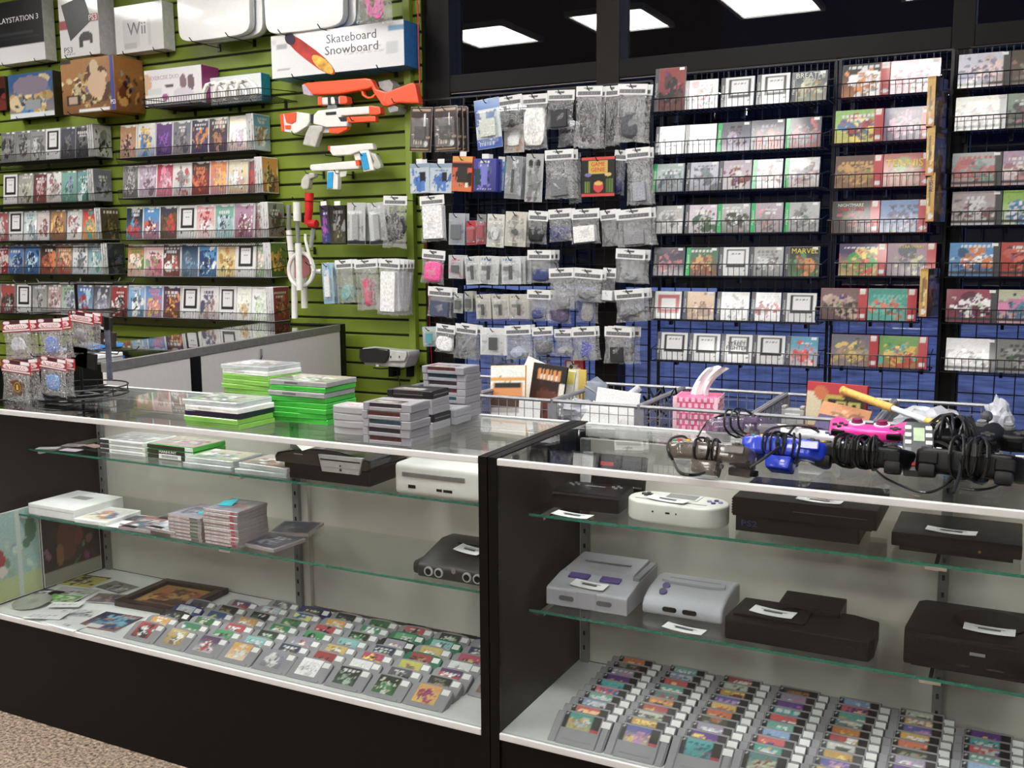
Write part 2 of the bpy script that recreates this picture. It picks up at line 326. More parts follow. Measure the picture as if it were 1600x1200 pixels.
# ================= wire racks and their games =================
def wire_rack(label, x0, x1, z, yf, yb, lip, side=True, gap=.022, wall=YW, group=None, shade_apron=False, back=0):
    t = thing('wire_rack', label, 'rack', ((x0+x1)/2, yf, z), group=group); h = (x1-x0)/2; d = yb-yf
    f = MB(); r = .0022
    f.tube([(-h, d, 0), (-h, 0, 0), (h, 0, 0), (h, d, 0)], r, 4); f.tube([(-h, d, lip+.02), (-h, 0, lip), (h, 0, lip), (h, d, lip+.02)], r, 4)
    for x in (-h, h): f.tube([(x, 0, 0), (x, 0, lip)], r, 4)
    f.tube([(-h, d, 0), (h, d, 0)], r, 4)
    if back:
        f.tube([(-h, d, 0), (-h, d, back), (h, d, back), (h, d, 0)], r, 4)
    if shade_apron: f.tube([(-h, .02, -.04), (h, .02, -.04)], .003, 4)
    for x in (-h*.8, 0, h*.8): f.box(x-.006, x+.006, d, wall-yf, -.03, .012)
    build('frame', f, WIRE, t); g = MB(); n = int(2*h/gap)
    for i in range(n+1):
        x = -h+2*h*i/n; g.tube([(x, d, -.001), (x, 0, -.001), (x, -.001, lip)], .0017, 3, caps=False)
        if back: g.tube([(x, d, 0), (x, d, back)], .0014, 3, caps=False)
        if shade_apron: g.tube([(x, 0, 0), (x+gap*.6, .02, -.04)], .0022, 3, caps=False)  # rack hatch carried low and dense to stand in for shaded gaps
    for k in (1, 2): g.tube([(-h, d*k/3, -.003), (h, d*k/3, -.003)], .0013, 3, caps=False)
    tag(build('mesh_wires', g, WIRE, t), kind='stuff'); return t
def cname(h):
    r, g, b = [int(c, 16)/15 for c in (h if len(h) == 3 else h[::2])]; mx, mn = max(r, g, b), min(r, g, b)
    if mx-mn < .17: return 'black' if mx < .25 else 'dark grey' if mx < .45 else 'grey' if mx < .75 else 'white'
    if mx == r: 
        if g > .72*r: return 'yellow' if b < .65*r else 'cream'
        if g > .42*r and mx > .6 and b < g: return 'orange'
        if b > g*1.25 and mx > .7: return 'pink'
        return 'red' if mx > .6 else 'brown'
    if mx == g: return 'green' if b < .85*g else 'teal'
    return 'purple' if r > .75*b else 'teal' if g > .9*b else 'blue'
PH = [('f', .12, .06, .88, .68, '222', .1, .75), ('t', .32, .2, .68, .22, '888'), ('t', .34, .34, .62, .38, '777'), ('r', .14, .78, .2, .88, '222'), ('r', .1, .81, .24, .84, '222'),
      ('e', .68, .8, .74, .85, '222'), ('e', .8, .76, .86, .81, '222'), ('t', .4, .83, .58, .85, '555')]
PH2 = [('f', .12, .05, .88, .7, '222', .075, 1), ('t', .3, .2, .72, .25, '667'), ('t', .36, .32, .66, .36, '889'), ('r', .07, .82, .15, .86, '333'), ('t', .4, .82, .6, .86, '555'), ('e', .8, .8, .86, .86, '222')]
SH = {'white': WHITE, 'clear': mat('grey_clear_plastic', '8d8f90', .25, coat=.5), 'dark': mat('black_case_plastic', '1b1b1d', .25, coat=.4)}
def game(label, p, w, h, t, pal, kind, tilt, rz=0, group=None, txts=()):
    """a boxed game standing on its lower edge; p = middle of its front lower edge"""
    T = thing('game_case' if kind != 'box' else 'game_box', label, 'game', p, (-tilt, 0, rz), group)
    ops = []; bl = 9; ti = not txts
    if ':' in pal: pre, pal = pal.split(':')
    else: pre = ''
    if pal in ('ph', 'ph2'): ops = PH if pal == 'ph' else PH2; pal = 'e9e9ec'; bl = 0
    M = P_GLOSS
    if kind == 'keep':
        sh = SH['white'] if pre != 'k' else SH['clear']
        obj('case', boxmesh(w, t, h, sh, .002), T)
        if pre == '': ops = [('e', .25, -.08, .75, .07, 'e8e8e8'), ('r', 0, 0, 1, .028, 'dddddd')]+ops
        if pre == 'k' and pal != 'e9e9ec': ops = [('r', 0, 0, 1, .05, '777'), ('r', .4, .0, .6, .05, 'ddd')]+ops
        obj('cover', art(w-.006, h-.006, pal, ops, M, bl), T, (0, -.0006, .003))
    elif kind == 'jewel':
        obj('case', boxmesh(w, t, h, SH['clear'], .001), T)
        sw = .018
        sp = 'green' if pre == 'G' else 'dark'
        B('spine_strip', -w/2+.001, -w/2+sw, -.0012, 0, .001, h-.001, mat('green_strip', '2fae62', .3, coat=.5) if sp == 'green' else mat('grey_strip', '55555a', .3, coat=.5), T)
        if pre == 'R': ops = [('f', .1, .1, .95, .8, 'b33', .14, 1)]
        obj('cover', art(w-sw-.003, h-.004, pal, ops, M, bl, ti), T, (sw/2, -.0006, .002))
        mt = mat('strip_lettering', 'cfd4cf', .5)
        text('PlayStation', .014, mt, T, (-w/2+sw/2, -.0016, h/2), (PI/2, -PI/2, 0), sx=1.0)
    else:
        side = {'N': 'b8242c', 'S': '2a2a30'}.get(pre, '444')
        obj('carton', boxmesh(w, t, h, mat('carton_'+side, side, .45, coat=.4), .001), T)
        ops = [('r', .8, 0, 1, 1, 'c8202c'), ('e', .84, .8, .97, .95, 'eee'), ('r', .83, .04, .97, .2, 'f2e6d8')] if pre == 'N' else [('r', .86, 0, 1, 1, '444'), ('r', 0, .86, 1, .92, '333')] if pre == 'S' else []
        obj('front_print', art(w-.001, h-.001, pal, ops, M, 14 if ti else 7, ti), T, (0, -.0006, .0005))
    if pre != 'k': pass
    if bl: B('price_sticker', w/2-.03, w/2-.008, -.0016, -.0008, h-.014, h-.003, PAPER, T)
    for s, sz, x, z, M2 in txts: text(s, sz, M2, T, (x, -.0026, z))
    return T
def side_games(x, y, z, n, pal, where, w=.016, t='keep', rack='', h=.19, d=.135):
    """games filed edge-on at the end of a rack: spines to the front, the last cover facing the side"""
    for k in range(n):
        X = x+k*(w+.0015); last = k == n-1
        T = thing('game_case', '%s game case filed edge on, %s from right end, %s' % ('white' if t == 'keep' else 'grey', ORD[n-1-k], where), 'game', (X+w/2, y, z), group='games filed edge on')
        obj('case', boxmesh(w, d, h, WHITE if t == 'keep' else SH['clear'], .0015), T)
        obj('spine_print', art(w-.004, h-.01, 'ddd 999 bbb', (), P_GLOSS, 4), T, (0, -.0006, .005))
        if last: obj('cover', art(d-.008, h-.008, pal), T, (w/2+.0006, d/2, .004), (0, 0, PI/2))
YC = 4.285
def zrow(px, py, Y=YC): return oy(px, py, Y).z
rows_B = [('top', (185, 249), (187, 213, 243, 269, 299, 326, 356.5, 388), ['b85 432 da9', 'eee fc3 48c', '628 94c 427', '778 556 a99', '325 f93 547', '432 c84 536', 'fec 536 c9b'], (389, 438), '6bd c96 fff'),
 ('second', (190, 311), (191, 216, 244, 270, 298, 328, 355, 387, 401), ['888 ccc 666', 'b9b 867 dcd', 'c35 fcd e8a', 'eee d55 aaa', '533 e73 a22', 'e84 fb5 c9c', 'eda fff c98', '866 c44'], (402, 442), 'fa3 fd8 643'),
 ('third', (194, 375.5), (195.5, 223, 249, 278, 306, 335, 365, 397, 410), ['234 e33 6ac', '49d fff 136 e63', '445 e33 863', 'ph', 'eaa c23 fff', '7ba 355 cde', 'b8a fff 845', 'baa 966'], (410, 447), '999 444 733'),
 ('fourth', (198, 433), (198, 226, 253, 282, 309, 339, 368, 398, 414), ['d86 7a4 fed', 'fcc 8b7 c57', '544 fff b54', '357 578 8ac', '49d fff 247', 'db8 b83 fe9', 'ph', '9b8 fed'], (414, 449), '683 fb4 231'),
 ('lowest', (198, 496), (198, 226, 253, 282, 310, 341, 368, 391, 418), ['8be fff 468', '59d fd6 e8a', '536 fa4 853', 'ph', 'eee 668 b99', 'ph', 'ffe fc6 eee', 'fff dec efe'], (419, 449), 'a24 d75 612')]
rows_A = [('top', (0, 256), (0, 24, 48, 71, 95, 118, 141), ['777 444 999', '888 555 bbb', '999 666 ccc', 'ph', '556 888 333', '445 777 222'], (142, 184), 'ph'),  # grey cover tones here stand in for glare on the cases
 ('second', (0, 321), (4, 27, 52, 72, 96, 119, 141), ['ph', 'aa9 776 ccb', '733 caa 944', 'eee 966 baa', '7ba abd 486', '6aa dee 364'], (144, 192), '778 555 aab'),
 ('third', (0, 378), (-10, 13, 36, 57.5, 77.6, 103, 128, 152), ['b55 ddd', 'ph', 'cdd 8ab eee', 'dcc a66 fff', 'b85 fc6 744', 'ddd a66 fff', 'd43 3bb fc5'], (160, 196), '543 874 221'),
 ('fourth', (0, 429), (-10, 13, 36, 62, 88, 112, 137, 162), ['a22 dcc', '58c ace 247', '48c bde 136', '432 e83 b54', 'b86 fc9 a33', 'eee 777 abc', '8ab 6bb dee'], (163, 192), '334 556 223'),
 ('lowest', (0, 490), (-20, 1, 24, 50, 73, 95, 119, 144, 172, 198), ['a88 ddd', 'b44 ccc 544', 'ph', '999 666 ccc', 'b99 866 dcc', '9b9 678 dde', '47b c33 ade', '556 99b ddd', 'a33 eee 222'], None, '')]
for sec, rows, col, kd, shl in (('nearest the toy guns', rows_B, 'white', 'keep', WHITE), ('at the far left of the green wall', rows_A, 'grey', 'k', None)):
    for rn, (bx, by), xs, pals, side, spal in rows:
        z = zrow(bx, by); X = [oy(x, by, YC).x for x in xs]
        for i, pal in enumerate(pals):
            a, b = X[i], X[i+1]; w = min(.136, b-a-.003)
            if b-a < .09: a = b-.139; w = .136; yy = YC+.022; 
            else: yy = YC+rnd.uniform(0, .004)
            if b-a >= .16: w = .136
            h = .19; pl = pal.split(); txt = 'card with handheld console outline' if pal == 'ph' else '%s and %s cover' % (cname(pl[0]), cname(pl[1]))
            if pal != 'ph' and cname(pl[0]) == cname(pl[1]): txt = '%s cover' % cname(pl[0])
            game('%s game case, %s, %s from left, %s rack %s' % (col, txt, ORD[i], rn, {'nearest the toy guns': 'by toy guns'}.get(sec, 'far left')),
                 ((a+b)/2, yy, z+.004), w, h, .015, ('k:' if kd == 'k' else '')+pal, 'keep', math.radians(6+rnd.uniform(-1, 1)), group='games in the racks '+sec)
        xe = X[-1]
        if side:
            X1 = oy(side[1], by, 4.41).x; n = 3 if kd == 'keep' else 3
            x0 = xe+.004
            side_games(x0, 4.272, z+.004, n, 'ddd 222 999' if spal == 'ph' else spal, '%s rack %s' % (rn, 'by the toy guns' if kd == 'keep' else 'at far left'), t=kd)
            xe = x0+n*.0175+.002
        xl = X[0]-.004 if kd == 'keep' else X[0]-.3
        wire_rack('black wire rack, %s of five %s' % (rn, sec), xl, xe, z, 4.262, 4.408, .048, gap=.012, shade_apron=True, group='wire racks on the green wall')
# ---- grid wall racks ----
WT = mat('pale_lettering', 'd8d8d0', .5); YL = mat('yellow_lettering', 'e0cf4a', .5); RDL = mat('red_lettering', 'c02030', .5); ORL = mat('orange_lettering', 'e8a030', .5)
rows_C = [('top', (1020, 177), (1020, 1069, 1121, 1180, 1233, 1291), ['T:933 c55 533 222', 'eee e77 7a9 fff', 'ph2', 'ph2', '345 a84 cca']),  # second cover's white ground stands in for a blown-out reflection
 ('second', (1021, 244), (1021, 1069, 1118, 1171, 1224, 1283), ['fff eee fff', 'fff eee eef', 'G:667 aab 433 cbd', '556 99a c55', 'G:556 99a c66']),  # first two covers painted white, standing in for reflected ceiling light
 ('third', (1015, 302), (1015, 1070, 1121, 1173, 1221, 1281), ['G:bcc 899 667', 'ccd 899 778', 'cbc 955 ddd', 'G:cbc 955 ddd', 'G:ddd 778 b99']),
 ('fourth', (1015, 367), (1015, 1068, 1119, 1171, 1222, 1280), ['bbb 999 ddd', 'dcd 464 bbb', 'G:bbb eee 554', 'G:bab d99 999', 'G:bbb ddd 888']),
 ('fifth', (1017.5, 432), (1018, 1068, 1121, 1169, 1223, 1280), ['324 c66 546', 'G:475 da5 a43', 'ph2', 'bbb eee 888', '333 d84 a44 6a6']),
 ('sixth', (1012, 499), (1014, 1063, 1117, 1171, 1219, 1275), ['R:ddd', 'eca fdb b98', 'fff eee fff', 'fff b66 eee', 'ph2']),  # third and fourth covers painted white in place of reflected glare
 ('lowest', (1026, 563), (1024, 1074, 1124, 1174, 1226, 1277), ['ph2', 'ph2', 'ph2', 'ph2', '4ac e44 fcc'])]
TX = {('C', 'top', 4): [('BREATH', .03, 0, .107, WT), ('OF FIRE IV', .016, .01, .09, WT)], ('C', 'fifth', 4): [('MARVEL', .03, .01, .105, YL)],
      ('C', 'lowest', 2): [('STREET', .024, 0, .082, DKINK), ('FIGHTER', .024, 0, .064, DKINK)], ('D', 'third', 1): [('TENNIS', .042, -.01, .09, YL)],
      ('D', 'fourth', 0): [('NIGHTMARE', .018, -.02, .112, WT), ('CREATURES', .02, -.02, .095, RDL)], ('D', 'fifth', 1): [('STAR WARS', .017, 0, .115, YL)]}
rows_D = [('top', (1314, 155), (1314, 1389, 1468), ['N:222 fff f94', 'fcd fff e8a c89']), ('second', (1301, 226), (1303, 1379, 1453), ['N:9c6 c44 48b fd5', 'N:547 c9b e9b 867']),
 ('third', (1302, 296), (1303, 1378, 1453), ['N:643 c94 a74', 'N:b54 9a6 a64']), ('fourth', (1298, 366), (1298, 1373, 1448), ['N:221 a23 533', 'N:79c aad 668']),
 ('fifth', (1308.5, 432), (1309, 1384, 1461), ['N:436 4b5 e55 fd6', 'N:a89 cc9 667']), ('sixth', (1279, 500), (1280, 1354, 1431), ['N:866 ca9 544', 'N:4a9 e75 6cb']),
 ('lowest', (1297, 572), (1297, 1371, 1448), ['N:778 ec6 b98', 'N:6a4 4cb fc4 d43'])]
rows_E = [('top', (1494, 141), (1495, 1577, 1660), ['S:dde 99b fdd', 'S:543 c97 987']), ('second', (1489, 207), (1490, 1571, 1654), ['S:ccb a99 ddd', 'S:9a9 c77 666']),
 ('third', (1484, 294), (1485, 1564, 1645), ['S:bbb 8a9 c66', 'S:b9b c88 dcc']), ('fourth', (1484, 354), (1485, 1564, 1645), ['S:baa 866 ddd', 'S:9c3 48b eee']),
 ('fifth', (1480, 433), (1481, 1561, 1642), ['S:49d fff e84 269', 'S:c31 e64 921']), ('sixth', (1475, 504.5), (1476, 1557, 1636), ['S:a35 fff 724', 'S:cca 48a e8b']),
 ('lowest', (1474, 580), (1475, 1555, 1635), ['S:eee fff ddd', 'S:888 555 aaa'])]
YG = 4.40
for sec, rows in (('C', rows_C), ('D', rows_D), ('E', rows_E)):
    where = {'C': 'beside the hanging bags', 'D': 'of red edged boxes', 'E': 'beyond the mullion'}[sec]
    for rn, (bx, by), xs, pals in rows:
        z = zrow(bx, by); X = [oy(x, by, YC).x for x in xs]
        if sec == 'E': X[2] = X[1]+(X[1]-X[0])
        for i, pal in enumerate(pals):
            a, b = X[i], X[i+1]; p2 = pal.split(':')[-1]; pl = p2.split()
            d = 'card printed with a handheld console' if p2 == 'ph2' else ('%s and %s cover' % (cname(pl[0]), cname(pl[1])) if len(pl) > 1 and cname(pl[0]) != cname(pl[1]) else cname(pl[0])+' cover')
            tl = math.radians(9+rnd.uniform(-2, 2)); rz_ = 0; GL = (sec, rn, i) in (('C', 'second', 0), ('C', 'second', 1), ('C', 'sixth', 2), ('C', 'sixth', 3), ('E', 'lowest', 0), ('D', 'top', 1), ('E', 'second', 0), ('C', 'top', 1))
            if GL:   # these stand at the angle that mirrors a ceiling light
                c_ = Vector(((a+b)/2, YC, z+.06)); best = None
                for lx, ly in TROFFERS:
                    n_ = (Vector((0, 0, CH))-c_).normalized()+(Vector((lx, ly, CEIL))-c_).normalized(); n_.normalize(); e_, r_ = math.asin(n_.z), math.atan2(n_.x, -n_.y)
                    k_ = abs(e_-math.radians(11))+abs(r_)
                    if best is None or k_ < best[0]: best = (k_, e_, r_)
                tl, rz_ = best[1], best[2]
            if sec == 'C':
                tall = pal.startswith('T:'); q = pal[2:] if tall else pal
                game('%s, %s, %s from the bags, %s rack' % ('tall case' if tall else ('jewel case with green strip' if q[:2] == 'G:' else 'jewel case'), d, ORD[i], rn), ((a+b)/2, YC+rnd.uniform(0, .006), z+.004),
                     min(.142, b-a-.003), .19 if tall else .125, .012, q, 'jewel', tl, rz_, group='games in the racks beside the hanging bags', txts=TX.get((sec, rn, i), ()))
            else:
                game('%s, %s, %s in the %s rack %s' % ('game box', d, 'left' if i == 0 else 'right', rn, where), ((a+b)/2, YC+.004*i, z+.004), min(.187, abs(b-a)-.002), .13, .028, pal, 'box', tl if GL else tl*.8, rz_,
                     group='game boxes in the racks '+where, txts=TX.get((sec, rn, i), ()))
        wire_rack('black wire rack, %s of the column %s' % (rn, where), X[0]-.012, X[-1]+(.012 if sec != 'E' else .05), z, 4.262, 4.395, .055, gap=.024, wall=4.425, back=.17 if rn == 'top' else 0, group='wire racks on the grid wall')
# tall boxes on end at the right ends of four rows
for k, (x0, x1, y0, y1, s, rn) in enumerate(((1444, 1460, 146, 197, '', 'second'), (1443, 1459, 224, 274, '', 'third'), (1440, 1459, 296, 346, 'MUSH', 'fourth'), (1432, 1448, 444, 495, '', 'sixth'))):
    Y = 4.19; a = oy(x0, y0, Y); b = oy(x1, y1, Y); z = b.z
    T = thing('game_box', 'yellow spined game box standing on end beside the %s rack of red edged boxes' % rn, 'game', (b.x-.016, Y, z), (0, 0, -.25), group='yellow spined boxes on end')
    obj('carton', boxmesh(.031, .13, .185, mat('carton_brown', '6a4a30', .45, coat=.4), .001), T)
    obj('spine_print', art(.03, .184, 'e8b850 f4d890 d08030', [('r', .0, .0, 1, .05, 'c88a30'), ('e', .2, .84, .85, .96, 'eee'), ('t', .3, .2, .7, .7, '775')], P_GLOSS, 3, False), T, (0, -.0006, .0005))
    obj('side_print', art(.129, .184, '543 a74 c95 667'), T, (.0161, .065, .0005), (0, 0, PI/2))
    if s: text('RUSH', .022, mat('purple_lettering', '5a3a80', .5), T, (.001, -.0016, .14), (PI/2, -PI/2, 0))
    h = tag(build('wire_ledge', MB().tube([(-.012, -.0, -.003), (-.012, .22, -.003)], .002, 4).tube([(.012, 0, -.003), (.012, .22, -.003)], .002, 4).tube([(-.014, 0, -.003), (.014, 0, -.003)], .002, 4), WIRE, None, (b.x-.016, Y, z)),
        'small wire ledge under the yellow box on end beside the %s rack' % rn, 'ledge')
# grid panels
def grid_panel(label, x0, x1, z0, z1, Y=4.43):
    t = thing('grid_panel', label, 'grid wall', (x0, Y, 0)); g = MB(); w = x1-x0
    f = MB()
    for x in (0, w): f.box(x-.006, x+.006, -.006, .006, 0, z1)
    for z in (z0, z1): f.box(0, w, -.004, .004, z-.004, z+.004)
    build('frame', f, WIRE, t); n = max(2, round(w/.0762))
    for i in range(1, n): g.box(w*i/n-.0022, w*i/n+.0022, -.0022, .0022, z0, z1)
    n = round((z1-z0)/.0762)
    for i in range(1, n): z = z0+(z1-z0)*i/n; g.box(0, w, -.0055, -.0022, z-.0022, z+.0022)
    tag(build('grid_wires', g, WIRE, t), kind='stuff')
gx = lambda px, y=400: oy(px, y, 4.43).x
grid_panel('black wire grid panel behind the hanging accessories', XP+.01, gx(1016), .3, 2.17)
grid_panel('black wire grid panel behind the jewel cases', gx(1031), gx(1296), .3, 2.19)
grid_panel('black wire grid panel behind the red edged boxes', gx(1303), gx(1474), .3, 2.19)
grid_panel('black wire grid panel right of the black mullion', gx(1500), gx(1500)+1.2, .3, 2.19)
# ================= hanging accessories =================
def bagmesh(seed, nx=7, nz=9):
    g = MB(); r = random.Random(seed); P = {}
    for s in (-1, 1):
        for j in range(nz):
            for i in range(nx):
                u = i/(nx-1); v = j/(nz-1); e = math.sin(PI*u)**.6*math.sin(PI*min(1, v*1.0)) ** .5 if 0 < i < nx-1 and 0 < j < nz-1 else 0
                y = s*.5*e*(.55+.45*r.random()); x = u-.5
                x *= 1-.12*math.sin(PI*v)*(.5+r.random()*.5)+.06*v
                P[s, i, j] = (x, y, -v+(.025*r.uniform(-1, 1) if j == nz-1 else 0))
    v = [P[s, i, j] for s in (-1, 1) for j in range(nz) for i in range(nx)]; N = nx*nz
    f = []
    for s in (0, 1):
        for j in range(nz-1):
            for i in range(nx-1):
                a = s*N+j*nx+i; q = (a, a+1, a+nx+1, a+nx); f.append(q if s else q[::-1])
    g.add(v, f); return g.mesh('bag', BAG, smooth=False)
BAGM = [bagmesh(s) for s in range(5)]
def lump(seed, M, rough=.5, sq=1):
    bm = bmesh.new(); bmesh.ops.create_icosphere(bm, subdivisions=2, radius=.5)
    for v in bm.verts:
        n = noise.noise(v.co*3.1+Vector((seed*5.3, 0, 0)))*.45*rough; v.co *= (1+n)
        if sq > 1: v.co = Vector([math.copysign(abs(c*2)**(1/sq), c)*.5 for c in v.co])
    me = bpy.data.meshes.new('content'); bm.to_mesh(me); bm.free(); me.materials.append(M); return me
CM = {}
def content(kind, col):
    k = (kind, col)
    if k in CM: return CM[k]
    M = mat('content_'+col, col, .45, nz=.3, scale=12)
    if kind == 'lump': me = lump(len(CM), M, 1.6)
    elif kind == 'pad': me = lump(len(CM), M, .5, 1.8)
    elif kind == 'box': me = MB().box(-.5, .5, -.5, .5, -.5, .5).mesh('content', M, .05)
    elif kind == 'cyl': me = MB().cyl((0, 0, -.5), .5, 1, 'z', 16).mesh('content', M, .06, True)
    elif kind == 'cable':
        g = MB(); r = random.Random(len(CM))
        for q in range(7):
            a = r.uniform(.2, .42); b = r.uniform(.3, .5); ph = r.uniform(0, 6); g.tube([(a*math.cos(t*.5+ph)*1.0, .3*math.sin(t*.9+ph), b*math.sin(t*.5)) for t in range(14)], .05, 4)
        me = g.mesh('content', M, 0, True)
    CM[k] = me; return me
HEAD = printmesh(1, 1, paint(24, 12, 'f2f2f2', 1, [('r', .07, .5, .93, .88, '66666a'), ('t', .12, .6, .8, .76, '8c8c90'), ('r', .38, .12, .62, .3, '444'), ('r', .3, .1, .42, .2, '666')], 0), P_MATTE, 'header_card')
HOOK = MB().tube([(0, .24, 0), (0, -.01, 0), (0, -.035, .016)], .0024, 5).box(-.006, .006, .232, .24, -.02, .02).mesh('peg_hook', WIRE)
NH = [0]
def hook(x, y, z, lab, yw=4.42):
    k = tag(obj('peg_hook', HOOK, None, (x, y, z)), 'peg hook of '+lab.replace(' the ', ' ').replace(' a ', ' '), 'hook', 'peg hooks'); k.scale = (1, (yw-y)/.24, 1)
def hang(px, kind, lab, col='222', Y=4.22, ck='box', cat='packet', header=True, nb=0, pal='ddd 888 333', ops=(), csz=(.6, .6, .45), grp='packets hanging on the grid wall', hk=True, yw=4.42, roll=None):
    x0, y0, x1, y1 = px; a, b = oy(x0, y0, Y), oy(x1, y1, Y); w = b.x-a.x; h = a.z-b.z; cx = (a.x+b.x)/2
    roll = rnd.uniform(-.09, .09) if roll is None else roll
    hz = .018
    if hk: hook(cx, Y-.006, a.z-hz, lab, yw)
    for k in range(nb+1):
        dx = 0 if k == 0 else rnd.uniform(.004, .014)*(1 if k % 2 else 1.6); dy = k*.03
        L = lab if k == 0 else ('%s spare behind %s' % (ORD[k-1], lab.replace(' the ', ' ').replace(' a ', ' ')))
        T = thing({'packet': 'hanging_packet', 'blister': 'blister_pack'}.get(cat, cat), L, {'blister': 'packet'}.get(cat, cat), (cx+dx, Y+dy, a.z), (0, roll, rnd.uniform(-.06, .06)), grp)
        if kind == 'bag':
            hh = min(.045, h*.3)
            if header:
                o = B('header_card', -w/2, w/2, -.0012, .0012, -hh, 0, PAPER, T)
                o = obj('header_print', HEAD, T, (0, -.0018, -hh)); o.scale = (w*.99, 1, hh)
            else: hh = 0
            o = obj('bag', BAGM[NH[0] % 5], T, (0, 0, -hh+.002)); o.scale = (w*.98, .028 if nb else .045, h-hh)
            c = obj('contents', content(ck, col), T, (rnd.uniform(-.05, .05)*w, 0, -hh-(h-hh)*(1-csz[2]/2-.08))); c.scale = (w*csz[0], .022 if nb else .034, (h-hh)*csz[2]*1.0)
            c.rotation_euler = (0, rnd.uniform(-.12, .12), 0)
        elif kind == 'blister':
            obj('card', boxmesh(w, .0015, h, PAPER, 0), T, (0, 0, -h))
            obj('card_print', art(w*.99, h*.99, pal, ops, P_GLOSS, 6), T, (0, -.0006, -h*.995))
            B('clear_blister', -w*.4, w*.4, -.016, -.002, -h*.9, -h*.25, CLEAR, T, .004)
            c = obj('contents', content(ck, col), T, (0, -.0085, -h*.58)); c.scale = (w*csz[0], .01, h*csz[2])
        elif kind == 'card':
            obj('card', boxmesh(w, .008, h, BLACK, .001), T, (0, 0, -h)); obj('card_print', art(w*.99, h*.99, pal, ops, P_GLOSS, 0, res=.0035), T, (0, -.0006, -h*.995))
            for s_, z_ in (('GAME', .19), ('GENIE', .33)): text(s_, .026, mat('orange_red_ink', 'c8401a', .5), T, (0, -.0016, -h*z_), sx=1.0)
        elif kind == 'box':
            obj('carton', boxmesh(w, .025, h, mat('carton_'+pal.split()[0], pal.split()[0], .4, coat=.4), .001), T, (0, 0, -h))
            obj('front_print', art(w*.98, h*.98, pal, ops, P_GLOSS, 7), T, (0, -.0006, -h*.99))
            B('hang_tab', -.018, .018, .002, .004, -.01, .022, PAPER, T)
        NH[0] += 1
def c5(x0, y0, x1, y1): return (630+x0/4, 110+y0/4, 630+x1/4, 110+y1/4)
def c6(x0, y0, x1, y1): s = 4.1026; return (640+x0/s, 370+y0/s, 640+x1/s, 370+y1/s)
BRP = [('r', .08, .05, .92, .1, 'c9a888'), ('r', .08, .6, .5, .64, 'c9a888'), ('r', .6, .66, .95, .7, 'c9a888'), ('t', .1, .74, .55, .84, 'ddc8a0'), ('e', .66, .76, .86, .88, 'e8e0d0'), ('r', .08, .94, .9, .97, 'c9a060'), ('t', .6, .15, .72, .5, 'eee')]
hang(c5(50, 235, 190, 505), 'blister', 'brown blister pack nearest the green trim in the top hanging row', '1a1210', pal='3a2018 28140e', ops=BRP, cat='blister', nb=0, csz=(.5, 1, .3))
hang(c5(192, 230, 340, 500), 'blister', 'second brown blister pack from the green trim in the top hanging row', '1a1210', pal='3a2018 28140e', ops=BRP, cat='blister', nb=3, csz=(.5, 1, .3))
hang(c5(440, 185, 600, 485), 'blister', 'white and blue blister pack right of the brown ones', 'd5d8d0', pal='e6eef2 2f6fd0', ops=[('r', 0, 0, 1, .2, '3f7fd0'), ('r', 0, .8, 1, 1, '1f5fc8'), ('t', .1, .86, .7, .93, 'cde')], cat='blister', csz=(.6, 1, .35))
hang(c5(585, 165, 745, 370), 'bag', 'bag of crumpled black parts above the white discs', '333', ck='lump')
hang(c5(630, 345, 755, 510), 'blister', 'orange edged blister pack with white discs', 'f0f0ee', pal='c9c4bb e0902a', ck='pad', Y=4.26, hk=False, csz=(.6, 1, .4), cat='blister', ops=[('e', .25, .2, .8, .7, 'fafafa')])
hang(c5(740, 155, 905, 490), 'bag', 'bag with a bulky white rounded charger in the top hanging row', 'f0efe6', ck='pad', csz=(.85, 1, .85))
hang(c5(900, 130, 1075, 365), 'bag', 'bag with a black adapter block in the top hanging row', '26262a', csz=(.6, 1, .6))
hang(c5(965, 330, 1105, 475), 'bag', 'bag of grey crinkled parts without card under the adapter block', '5a5a5e', ck='lump', header=False, Y=4.27, hk=False)
hang(c5(1085, 105, 1245, 480), 'bag', 'long bag of dark cable in the top hanging row', '3a3a3e', ck='cable', csz=(.9, 1, .8), nb=1)
hang(c5(1265, 100, 1352, 470), 'bag', 'narrow bag of dark grips left of the grey paddle', '333338', ck='lump', csz=(.8, 1, .7), Y=4.24)
hang(c5(1345, 92, 1525, 445), 'bag', 'bag with a dark grey paddle, rightmost of the top hanging row', '4a4c52', ck='pad', csz=(.6, 1, .55), nb=1)
BLP = [('r', 0, 0, 1, .14, '8fa8c0'), ('r', .55, .3, .8, .62, '141a24'), ('r', .35, .6, .45, .95, '2f6fd0'), ('r', .6, .6, .75, .95, '2f7fe0'), ('e', .08, .8, .22, .92, 'e8e8d8')]
hang(c5(38, 585, 165, 765), 'box', 'white and blue cable box nearest the green trim', pal='c4d2de 3f7fd8', ops=BLP, cat='box', nb=1)
hang(c5(168, 585, 305, 765), 'box', 'white and blue cable box left of the orange box', pal='c4d2de 3f7fd8', ops=BLP, cat='box')
hang(c5(308, 540, 440, 755), 'box', 'orange and black hanging box with yellow top', pal='e0501c 301814 f08830', ops=[('r', 0, 0, 1, .16, 'f0a830'), ('r', .0, .2, 1, .3, '281410'), ('r', .3, .3, .75, .75, '302a28'), ('e', .65, .75, .85, .9, 'eed')], cat='box')
hang(c5(442, 555, 585, 755), 'box', 'purple hanging box right of the orange box', pal='3f3fa8 6a6ad0 20205a', ops=[('r', .05, .3, .3, .8, '104848'), ('r', .35, .15, .6, .8, '7a7ae0'), ('t', .1, .9, .8, .95, 'ccf')], cat='box', nb=1)
